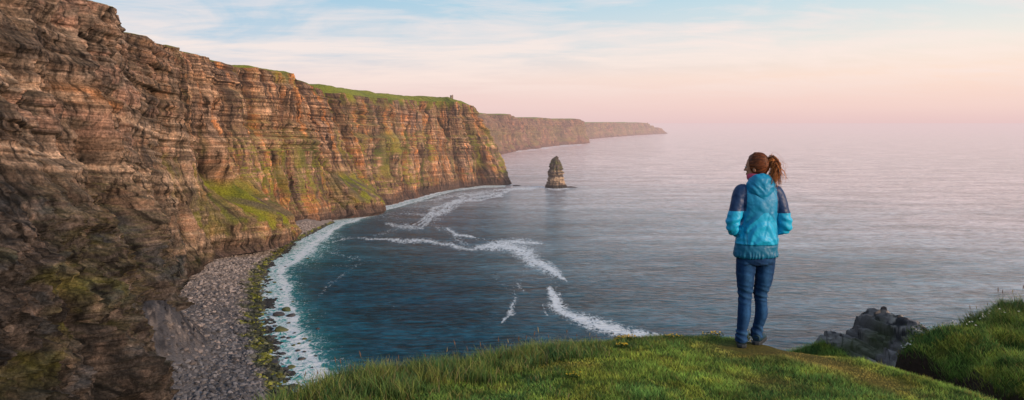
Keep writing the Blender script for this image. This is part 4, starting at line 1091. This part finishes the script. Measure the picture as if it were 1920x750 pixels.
# body: one continuous surface
pieces = [loft(smooth_chain([((0, .03, 1.30), .05, .05), ((0, .02, 1.41), .056, .056), ((.002, .03, 1.47), .05, .053), ((.004, .035, 1.53), .05, .055)])),
          ball(hp(0, -.006, .02), (.074, .093, .098), HR), ball(hp(0, .028, -.045), (.056, .062, .066), HR), ball(hp(0, .068, -.082), (.022, .02, .018), HR),
          loft(smooth_chain([(tuple(hp(0, .082, .012)), .007, .008), (tuple(hp(0, .101, -.012)), .010, .010), (tuple(hp(0, .108, -.026)), .013, .010)])),
          ball(hp(0, .088, -.052), (.022, .010, .007), HR), ball(hp(0, .086, -.062), (.019, .010, .006), HR)]
for s_ in (-1, 1):
    pieces.append(ball(hp(.075 * s_, -.008, -.008), (.009, .019, .031), HR)); pieces.append(ball(hp(.038 * s_, .068, -.015), (.020, .016, .016), HR))
    pieces.append(ball(hp(.026 * s_, .078, .026), (.018, .010, .007), HR))
pieces.append(loft(smooth_chain([((-.01, 0, .80), .15, .10), ((0, 0, .95), .125, .085), ((.01, 0, 1.12), .115, .085), ((.01, 0, 1.28), .135, .085), ((.01, .005, 1.37), .11, .065), ((.0, .015, 1.42), .055, .055)])))
for s_ in (-1, 1):
    pieces.append(loft(smooth_chain(arm_chain(s_, .66))))
    pieces.append(loft(smooth_chain([(c[0], c[1] * .80, c[2] * .80) for c in LEG[s_]])))
    # hand tucked into the front pocket: palm, four fingers and thumb
    _, el, ha = map(Vector, arms[s_]); d_ = Vector((-s_ * .75, .45, -.2)).normalized(); up_ = Vector((0, .3, 1)).normalized(); up_ = (up_ - d_ * up_.dot(d_)).normalized(); nn = d_.cross(up_)
    pieces.append(loft(smooth_chain([(tuple(ha - d_ * .02), .022, .028), (tuple(ha + d_ * .04), .016, .038), (tuple(ha + d_ * .085), .014, .038)])))
    for q, (ln_, off) in enumerate(((.068, .030), (.076, .010), (.070, -.010), (.054, -.029))):
        b0 = ha + d_ * .075 + up_ * off; k1 = b0 + d_ * ln_ * .5 + nn * (.006 * s_); k2 = b0 + d_ * ln_ * .9 + nn * (.022 * s_)
        pieces.append(loft(smooth_chain([(tuple(b0), .009, .009), (tuple(k1), .0085, .0085), (tuple(k2), .007, .007)], 4), 10))
    b0 = ha + d_ * .01 + up_ * .03; pieces.append(loft(smooth_chain([(tuple(b0), .011, .011), (tuple(b0 + d_ * .035 + up_ * .024), .010, .010), (tuple(b0 + d_ * .062 + up_ * .022), .008, .008)], 4), 10))
body = fuse('body', pieces, .0055, 2, SK, person)
for s_ in (-1, 1):
    v, f = ball(hp(.031 * s_, .081, .008), (.012, .010, .0085), HR); me = bpy.data.meshes.new('eye'); me.from_pydata([tuple(q) for q in v], [], f); me.polygons.foreach_set('use_smooth', [True] * len(f))
    e_ = add('eye', me, plain('eye_white', (.35, .33, .31), rough=.2, var=.02), person)
    v, f = ball(hp(.0315 * s_, .0895, .008), (.0052, .0028, .0052), HR); me = bpy.data.meshes.new('iris'); me.from_pydata([tuple(q) for q in v], [], f); add('iris', me, plain('iris', (.05, .03, .015), rough=.2), e_)

# jacket
def cloth(name, c):
    m = plain(name, c, rough=.5, var=.07, vscale=9, bump=.0015, bscale=60, spec=.4)
    return m
M_CY, M_TE, M_NV, M_HEM = cloth('cyan_shell', (0.008, 0.40, 0.72)), cloth('teal_shell', (0.005, 0.24, 0.48)), cloth('navy_shell', (0.006, 0.036, 0.125)), cloth('hem_teal', (0.004, 0.14, 0.28))
pj = [loft(smooth_chain([((-.014, .0, .782), .185, .128), ((-.014, .0, .80), .198, .138), ((-.013, .0, .84), .192, .134), ((-.008, 0, .885), .184, .134), ((.0, 0, .93), .181, .140), ((.006, 0, 1.0), .166, .135), ((.010, 0, 1.10), .160, .124), ((.012, -.002, 1.20), .168, .120), ((.012, 0, 1.29), .182, .112), ((.011, .0, 1.345), .165, .095), ((.010, .01, 1.385), .118, .085), ((.006, .02, 1.425), .078, .074), ((.006, .028, 1.462), .070, .072)], 4), 30)]
for s_ in (-1, 1): pj.append(loft(smooth_chain(arm_chain(s_, 1.0, .061), 5), 22))
jk = fuse('jacket', pj, .006, 5, None, person)
def jfold(co, no):
    x, y, z = co.T
    f = .0065 * fbm(x * 9 + z * 4, y * 7, z * 12 - x * 5, 701, 3) + .004 * fbm(x * 22, y * 15, z * 22 + x * 14, 702, 3)
    # sleeve creases round the elbow and bunched cuffs
    arm = ss(.155, .19, np.abs(x - .005)) * (z > .92)
    f += arm * .0055 * np.sin((z * 1.0 + .35 * np.abs(x) + .03 * noise(x * 12, y * 12, z * 8, 703)) * 95) * ss(1.22, 1.08, z)
    # draped folds under the yoke: shallow V lines and a horizontal crease above the hem
    tr = ss(.18, .14, np.abs(x)) * (y < 0)
    f += tr * .005 * np.sin((z * 42 + 14 * (x - .02) ** 2 * 40 + 3 * noise(x * 6, 0, z * 6, 704))) * ss(1.25, 1.1, z) * ss(.86, .94, z)
    f += -.006 * np.exp(-((z - .895) / .008) ** 2) * tr + .004 * np.exp(-((z - .925 - .02 * np.sin(x * 12)) / .014) ** 2)
    f += .0035 * np.sin(x * 210 + 4 * noise(x * 20, z * 10, 0, 705)) * ss(.86, .80, z) * (z < .9)      # gathered hem
    f += -.005 * np.exp(-((x - (.02 + (z - 1.0) * .25)) / .012) ** 2) * (y < 0) * ss(1.3, 1.2, z) * ss(.95, 1.0, z)
    return f
co = displace(jk, jfold)
me = jk.data
for m in (M_TE, M_CY, M_NV, M_HEM): me.materials.append(m)
fc = np.empty(len(me.polygons) * 3, np.float32); me.polygons.foreach_get('center', fc); fx, fy, fz = fc.reshape(-1, 3).T
mi = np.zeros(len(fx), np.int32)                                   # teal yoke
yoke = 1.155 + .045 * np.cos((fx - .02) * 9) - .55 * np.abs(fx - .02) * 0 
mi[(fz < 1.24 - 1.15 * np.sqrt((fx - .03) ** 2 + .0035) + .012 * np.sin(fx * 30)) & (fz > .905)] = 1; mi[(fz < 1.05) & (fz > .905)] = 1
mi[(np.abs(fx - .012) > .128) & (fz < 1.16) & (np.abs(fx - .012) < .15)] = 0
armL = (fx < -.112 - .13 * (1.36 - fz) * .3) & (fz > 1.19); armR = (fx > .150 - .0 * fz) & (fz > 1.175)
mi[armL | armR] = 2
lowarm = ((fx < -.152) & (fz <= 1.19) & (fz > .915)) | ((fx > .168) & (fz <= 1.175) & (fz > .915)) | ((fy > .10) & (fz < 1.1) & (fz > .9))
mi[lowarm] = 1
mi[fz <= .905] = 3
me.polygons.foreach_set('material_index', mi)
# hood lying on the back
ph = [loft(smooth_chain([((.006, .000, 1.478), .082, .076), ((.008, -.010, 1.462), .104, .088), ((.012, -.024, 1.432), .120, .094), ((.016, -.044, 1.395), .122, .084), ((.020, -.060, 1.355), .102, .066), ((.024, -.072, 1.318), .066, .050), ((.028, -.080, 1.290), .030, .036), ((.03, -.082, 1.278), .01, .014)], 4), 26)]
hood = fuse('hood', ph, .0055, 4, M_TE, jk)
displace(hood, lambda co, no: .014 * fbm(co[:, 0] * 11, co[:, 1] * 8, co[:, 2] * 14, 711, 3) - .004 * np.exp(-(((co[:, 2] - 1.40) - .9 * np.abs(co[:, 0] - .03) + .03) / .012) ** 2) + .0022 * np.sin((co[:, 2] - .7 * np.abs(co[:, 0] - .03) + .5 * (co[:, 0] - .02)) * 75 + 2 * noise(co[:, 0] * 14, 0, co[:, 2] * 14, 712)))
M_PK = plain('pink_collar', (0.62, 0.09, 0.17), rough=.8)
pk = fuse('neck_warmer', [loft([((.0, .032, 1.455), .070, .072), ((.0, .036, 1.475), .080, .080), ((-.002, .038, 1.50), .078, .078), ((-.002, .038, 1.515), .062, .064)], 24)], .006, 3, M_PK, person)
# jeans
pl_ = [loft(smooth_chain([((-.012, 0, .88), .150, .10), ((-.012, .004, .83), .165, .112), ((-.010, -.004, .77), .168, .122), ((-.01, -.002, .73), .145, .105)], 4), 30)]
for s_ in (-1, 1): pl_.append(loft(smooth_chain([(c[0], c[1] * kq, c[2] * kq) for c, kq in zip(LEG[s_], (.86, .90, .92, .90, .86, .87, .90, .94, .96))], 5), 24))
def jeans_material():
    m, nt = new_mat('denim'); p = N(nt, 'ShaderNodeBsdfPrincipled'); p.inputs['Roughness'].default_value = .85; p.inputs['Specular IOR Level'].default_value = .15
    a = N(nt, 'ShaderNodeAttribute'); a.attribute_name = 'col'; tc = N(nt, 'ShaderNodeTexCoord')
    n1 = N(nt, 'ShaderNodeTexNoise', Scale=35.0, Detail=6.0, Roughness=.7); L(nt, tc.outputs['Object'], n1.inputs[0])
    k = ramp(nt, n1.outputs[0], [(.3, (.7,) * 3), (.7, (1.35,) * 3)]); L(nt, mix_rgb(nt, 1.0, a.outputs['Color'], k, 'MULTIPLY'), p.inputs['Base Color'])
    b = N(nt, 'ShaderNodeBump', Strength=.6, Distance=.003); L(nt, n1.outputs[0], b.inputs['Height']); L(nt, b.outputs[0], p.inputs['Normal'])
    L(nt, p.outputs[0], N(nt, 'ShaderNodeOutputMaterial').inputs[0]); return m
jn = fuse('jeans', pl_, .0055, 3, jeans_material(), person)
def wr(x, z):
    lx = np.where(x < -.015, x + .11, x - .06)
    w1 = np.sin(z * 115 + lx * 28 + 3.5 * noise(x * 9, z * 14, 0, 722)) * (np.exp(-((z - .45) / .07) ** 2) + 1.1 * np.exp(-((z - .11) / .055) ** 2) + .45 * np.exp(-((z - .62) / .05) ** 2) + .4 * np.exp(-((z - .74) / .03) ** 2))
    return w1
jc = displace(jn, lambda co, no: .0042 * wr(co[:, 0], co[:, 2]) + .004 * fbm(co[:, 0] * 10, co[:, 1] * 8, co[:, 2] * 9, 721, 3))
x, y, z = jc.T
lx = np.where(x < -.015, x + .11, x - .06)
C = np.empty((len(x), 3)); C[:] = (0.008, 0.032, 0.105)
fade = np.exp(-(lx / .04) ** 2) * (.35 + .65 * (np.exp(-((z - .60) / .13) ** 2) + np.exp(-((z - .30) / .08) ** 2)))
C = mixc(C, (0.028, 0.11, 0.28), fade * .75); C = mixc(C, (0.06, 0.18, 0.36), np.clip(wr(x, z), 0, 1) * .35)
C = mixc(C, (0.004, 0.014, 0.04), ss(.8, 1, 1 - np.abs(x + .017) / .05) * ss(.76, .70, z))
C = mixc(C, (0.006, 0.02, 0.055), (np.abs(np.abs(x + .012) - .08) < .05) * (np.abs(z - .735 + .3 * (np.abs(np.abs(x + .012) - .08))) < .006) * (y < 0) * .7)
set_col(jn.data, 'col', C)
# shoes
M_SHOE, M_SOLE = plain('shoe_fabric', (0.012, 0.045, 0.075), rough=.7, bump=.002, bscale=90), plain('shoe_sole', (0.028, 0.036, 0.045), rough=.6)
for s_, (fx_, fy_, ang, dz_) in ((-1, (-.135, .015, math.radians(-14), 0)), (1, (.045, .125, math.radians(-32), dz1))):
    Rm = Matrix.Rotation(ang, 3, 'Z')
    def q(x, y, z): v = Rm @ Vector((x, y, z)); return (v.x + fx_, v.y + fy_, v.z + dz_)
    up = [(q(0, -.058, .050), .030, .034), (q(0, -.03, .055), .041, .046), (q(0, .02, .052), .043, .044), (q(0, .08, .040), .045, .032), (q(0, .14, .032), .046, .025), (q(0, .18, .026), .034, .018), (q(0, .198, .022), .012, .010)]
    sh_ = fuse('shoe', [loft(smooth_chain(up, 4), 20), loft(smooth_chain([(q(0, -.005, .04), .046, .044), (q(0, -.008, .085), .045, .042), (q(0, -.01, .105), .046, .044)], 3), 20)], .005, 3, M_SHOE, person)
    V = []; Fc = []; ol = [(0, -.085), (.030, -.075), (.042, -.04), (.041, .01), (.046, .08), (.049, .14), (.036, .19), (0, .208), (-.036, .19), (-.047, .14), (-.042, .08), (-.038, .01), (-.041, -.04), (-.030, -.075)]
    nO = len(ol)
    for zz in (-.008, .004, .020, .026):
        kf = .96 if zz in (-.008, .026) else 1.0
        V += [q(a * kf, .06 + (b - .06) * kf, zz) for a, b in ol]
    for i in range(3):
        for k in range(nO): Fc.append((i * nO + k, i * nO + (k + 1) % nO, (i + 1) * nO + (k + 1) % nO, (i + 1) * nO + k))
    Fc.append(tuple(range(nO))[::-1]); Fc.append(tuple(3 * nO + k for k in range(nO)))
    me = bpy.data.meshes.new('sole'); me.from_pydata(V, [], Fc); add('sole', me, M_SOLE, sh_)
# hair: cap over the skull and a wind-blown ponytail
def hair_material():
    m, nt = new_mat('auburn_hair'); p = N(nt, 'ShaderNodeBsdfPrincipled'); p.inputs['Roughness'].default_value = .45
    a = N(nt, 'ShaderNodeAttribute'); a.attribute_name = 'col'
    L(nt, a.outputs['Color'], p.inputs['Base Color']); t = N(nt, 'ShaderNodeBsdfTranslucent'); L(nt, a.outputs['Color'], t.inputs[0])
    mx = N(nt, 'ShaderNodeMixShader'); mx.inputs[0].default_value = .25; L(nt, p.outputs[0], mx.inputs[1]); L(nt, t.outputs[0], mx.inputs[2])
    L(nt, mx.outputs[0], N(nt, 'ShaderNodeOutputMaterial').inputs[0]); return m
M_HAIR = hair_material()
V, T = ico(5)
q = V * np.array([.086, .103, .108]) + np.array([0, -.012, .022])
# hairline: pull the shell under the skin over the face and below the nape
hl = ss(.035, .062, q[:, 1] + .25 * np.maximum(0, -q[:, 2] + .03) - .35 * np.maximum(0, q[:, 2] - .055)); low = ss(-.045, -.065, q[:, 2] - .25 * q[:, 1])
q = q * (1 - .22 * np.clip(hl + low, 0, 1))[:, None]
tie = np.array([.005, -.103, .045])                                # strands converge on the tie
vv = q - tie; dist_ = np.linalg.norm(vv, axis=1); az = np.arctan2(vv[:, 0], vv[:, 2])
gro = np.sin(az * 26 + 3 * noise(az * 3, dist_ * 12, 0, 731)) + .6 * np.sin(az * 61 + 2 * noise(az * 6, dist_ * 20, 0, 732))
q = q * (1 + .005 * gro * (1 - hl))[:, None] 
Rn = np.array(HR); qw = q @ Rn.T + np.array(HC)
me = make_mesh('hair', qw, Ft=T)
C = np.empty((len(q), 3)); C[:] = (0.19, 0.055, 0.022); C = mixc(C, (0.34, 0.10, 0.035), ss(.1, 1.4, gro)); C = mixc(C, (0.030, 0.012, 0.008), ss(-.2, -1.3, gro))
set_col(me, 'col', C); hair = add('hair', me, M_HAIR, person)
rp = np.random.default_rng(77); PV = []; PF = []; PC = []
tieW = np.array(HR @ Vector((.005, -.108, .048)) + HC)
def strand(pts, r0, r1, colr):
    A = np.array([list(p) + [0] for p in pts]); Q = catmull(A, np.linspace(0, len(A) - 1, 14)); ch = []
    for i, p in enumerate(Q):
        f_ = i / 13; rr = (r0 + (r1 - r0) * f_) * (1 if f_ > .1 else .7 + 3 * f_); ch.append(((p[0], p[1], p[2]), rr, rr))
    v, f = loft(ch, 6); o_ = len(PV); PV.extend(tuple(a) for a in v); PF.extend(tuple(o_ + i for i in g) for g in f); PC.extend([colr] * len(v))
for k in range(210):
    j = rp.normal(size=(4, 3)); sp = rp.random()
    tgt = np.array([.128 + .034 * rp.normal(), -.05 + .03 * rp.normal(), 1.472 + .038 * rp.normal()])
    m1 = tieW + np.array([.030, -.005, .020]) + j[1] * .014; m2 = tieW + np.array([.062, -.004, -.026]) + j[2] * .022
    m3 = .35 * m2 + .65 * (tgt) + j[3] * .010 + np.array([.010, 0, .012])
    cw = rp.random(); colr = np.array((.13, .045, .018)) * (1 - cw) + np.array((.85, .31, .08)) * cw
    if sp < .25: colr = np.array((.06, .022, .012))
    strand([tieW + j[0] * .006 - np.array([.012, 0, .0]), m1, m2, m3, tgt], .0040, .0012, tuple(colr * rp.uniform(.7, 1.3)))
tdir = np.array([.005, -.103 + .012, .045 - .022]) / np.array([.086, .103, .108]); tdir /= np.linalg.norm(tdir)
cnt_ = 0
while cnt_ < 420:
    d0 = rp.normal(size=3); d0 /= np.linalg.norm(d0)
    if d0[1] > .30 or d0[2] < -.25 or (d0[2] < .1 and d0[1] > .02): continue
    cnt_ += 1; pts = []
    lift = rp.uniform(.97, 1.035)
    for f_ in (0, .25, .5, .75, 1):
        dq = d0 * (1 - f_) + tdir * f_ + rp.normal(size=3) * .035 * (f_ > 0) * (f_ < 1); dq /= np.linalg.norm(dq)
        lp = dq * np.array([.086, .103, .108]) * (lift + (.03 * math.sin(f_ * 3.14))) + np.array([0, -.012, .022]); pts.append(np.array(HR) @ lp + np.array(HC))
    cw = rp.random() ** 1.5; colr = np.array((.075, .024, .011)) * (1 - cw) + np.array((.42, .13, .045)) * cw
    strand(pts, .0026, .0018, tuple(colr))
for k in range(46):    # loose hairs
    j = rp.normal(size=(4, 3))
    strand([tieW + j[0] * .01, tieW + np.array([.045, 0, .02]) + j[1] * .02, tieW + np.array([.085, 0, -.04]) + j[2] * .025, np.array([.16, -.03, 1.41]) + j[3] * .035], .0011, .0006, (.5, .2, .07))
me = bpy.data.meshes.new('ponytail'); me.from_pydata(PV, [], PF); me.polygons.foreach_set('use_smooth', [True] * len(PF)); set_col(me, 'col', np.array(PC)); add('ponytail', me, M_HAIR, hair)
hb = fuse('hair_tie', [ball(tuple(tieW + np.array([.004, 0, .0])), (.016, .018, .018))], .004, 1, plain('hair_tie', (.02, .015, .02)), hair)

# ------------------------------------------------------------------ camera
cam = bpy.data.cameras.new('camera'); co_ = bpy.data.objects.new('camera', cam); COL.objects.link(co_)
cam.sensor_fit = 'HORIZONTAL'; cam.sensor_width = 36; cam.lens = 36 * F / 1920
cam.shift_y = -(375 - VH) / 1920
co_.location = (0, 0, H); co_.rotation_euler = (math.radians(90), 0, 0); cam.clip_start = .1; cam.clip_end = 400000
sc.camera = co_

# ------------------------------------------------------------------ light and sky
SUN_EL, SUN_AZ = math.radians(15), math.radians(124)       # azimuth clockwise from +Y: low over the sea on the right, a little behind
sd_ = Vector((math.sin(SUN_AZ) * math.cos(SUN_EL), math.cos(SUN_AZ) * math.cos(SUN_EL), math.sin(SUN_EL)))
sl_ = bpy.data.lights.new('sun', 'SUN'); sl_.energy = 3.8; sl_.angle = math.radians(2.0); sl_.color = (1.0, .72, .50)
so = bpy.data.objects.new('sun', sl_); COL.objects.link(so); so.rotation_euler = sd_.to_track_quat('Z', 'Y').to_euler(); so.location = (60, -20, 200)
w = bpy.data.worlds.new('World'); sc.world = w; w.use_nodes = True; nt = w.node_tree; nt.nodes.clear()
sky = N(nt, 'ShaderNodeTexSky'); sky.sky_type = 'NISHITA'; sky.sun_disc = False; sky.sun_elevation = SUN_EL; sky.sun_rotation = SUN_AZ
sky.air_density = 1.0; sky.dust_density = 2.0
tc = N(nt, 'ShaderNodeTexCoord'); sx_ = N(nt, 'ShaderNodeSeparateXYZ'); L(nt, tc.outputs['Generated'], sx_.inputs[0])
el = math_n(nt, 'MAXIMUM', sx_.outputs['Z'], 0.0)
x_, y_ = sx_.outputs['X'], sx_.outputs['Y']
# evening gradient: rose at the sea, cream, then pale blue
right = math_n(nt, 'MULTIPLY', math_n(nt, 'ADD', x_, 0.35), 1.15, True)
gl = ramp(nt, math_n(nt, 'MULTIPLY', el, 1.0), [(0.0, (.84, .62, .62)), (.03, (.91, .68, .66)), (.06, (.90, .76, .74)), (.10, (.60, .70, .80)), (.165, (.38, .62, .80)), (.35, (.26, .43, .60)), (.8, (.20, .34, .52))])
grt = ramp(nt, math_n(nt, 'MULTIPLY', el, 1.0), [(0.0, (.86, .61, .60)), (.02, (.96, .69, .63)), (.06, (1.05, .80, .67)), (.10, (.95, .88, .80)), (.165, (.62, .80, .86)), (.35, (.32, .48, .62)), (.8, (.22, .36, .52))])
base = mix_rgb(nt, right, gl, grt)
# thin cloud sheets: project the direction on a plane high above
den = math_n(nt, 'ADD', el, 0.11)
cv = N(nt, 'ShaderNodeCombineXYZ'); L(nt, math_n(nt, 'DIVIDE', x_, den), cv.inputs[0]); L(nt, math_n(nt, 'DIVIDE', y_, den), cv.inputs[1])
mp = N(nt, 'ShaderNodeMapping'); mp.inputs['Scale'].default_value = (.75, 1.0, 1); mp.inputs['Rotation'].default_value = (0, 0, -.55); mp.inputs['Location'].default_value = (3.3, 1.2, 0); L(nt, cv.outputs[0], mp.inputs[0])
cn = N(nt, 'ShaderNodeTexNoise', Scale=1.0, Detail=8.0, Roughness=.56, Distortion=.9); L(nt, mp.outputs[0], cn.inputs[0])
mp2 = N(nt, 'ShaderNodeMapping'); mp2.inputs['Scale'].default_value = (1.5, 3.6, 1); mp2.inputs['Rotation'].default_value = (0, 0, -.45); L(nt, cv.outputs[0], mp2.inputs[0])
cn2 = N(nt, 'ShaderNodeTexNoise', Scale=1.2, Detail=7.0, Roughness=.62, Distortion=.5); L(nt, mp2.outputs[0], cn2.inputs[0])
cl = math_n(nt, 'ADD', math_n(nt, 'MULTIPLY', cn.outputs[0], .68), math_n(nt, 'MULTIPLY', cn2.outputs[0], .32))
cf = ramp(nt, cl, [(.42, (0,) * 3), (.51, (.5,) * 3), (.60, (.9,) * 3)])
hf = ramp(nt, el, [(0.0, (.0,) * 3), (.03, (.25,) * 3), (.06, (.9,) * 3), (1, (.9,) * 3)])
cfac = math_n(nt, 'MULTIPLY', cf, hf)
ccol = ramp(nt, el, [(0.0, (.92, .70, .66)), (.08, (1.05, .88, .80)), (.17, (.95, .84, .83)), (.5, (.6, .58, .62))])
fin = mix_rgb(nt, cfac, base, ccol)
bg1 = N(nt, 'ShaderNodeBackground', Strength=1.0); L(nt, fin, bg1.inputs[0])
bg2 = N(nt, 'ShaderNodeBackground', Strength=.05); L(nt, sky.outputs[0], bg2.inputs[0])
mxw = N(nt, 'ShaderNodeMixShader'); mxw.inputs[0].default_value = .06; L(nt, bg1.outputs[0], mxw.inputs[1]); L(nt, bg2.outputs[0], mxw.inputs[2])
L(nt, mxw.outputs[0], N(nt, 'ShaderNodeOutputWorld').inputs[0])
sc.view_settings.view_transform = 'Standard'; sc.view_settings.look = 'None'; sc.view_settings.exposure = 0; sc.view_settings.gamma = 1
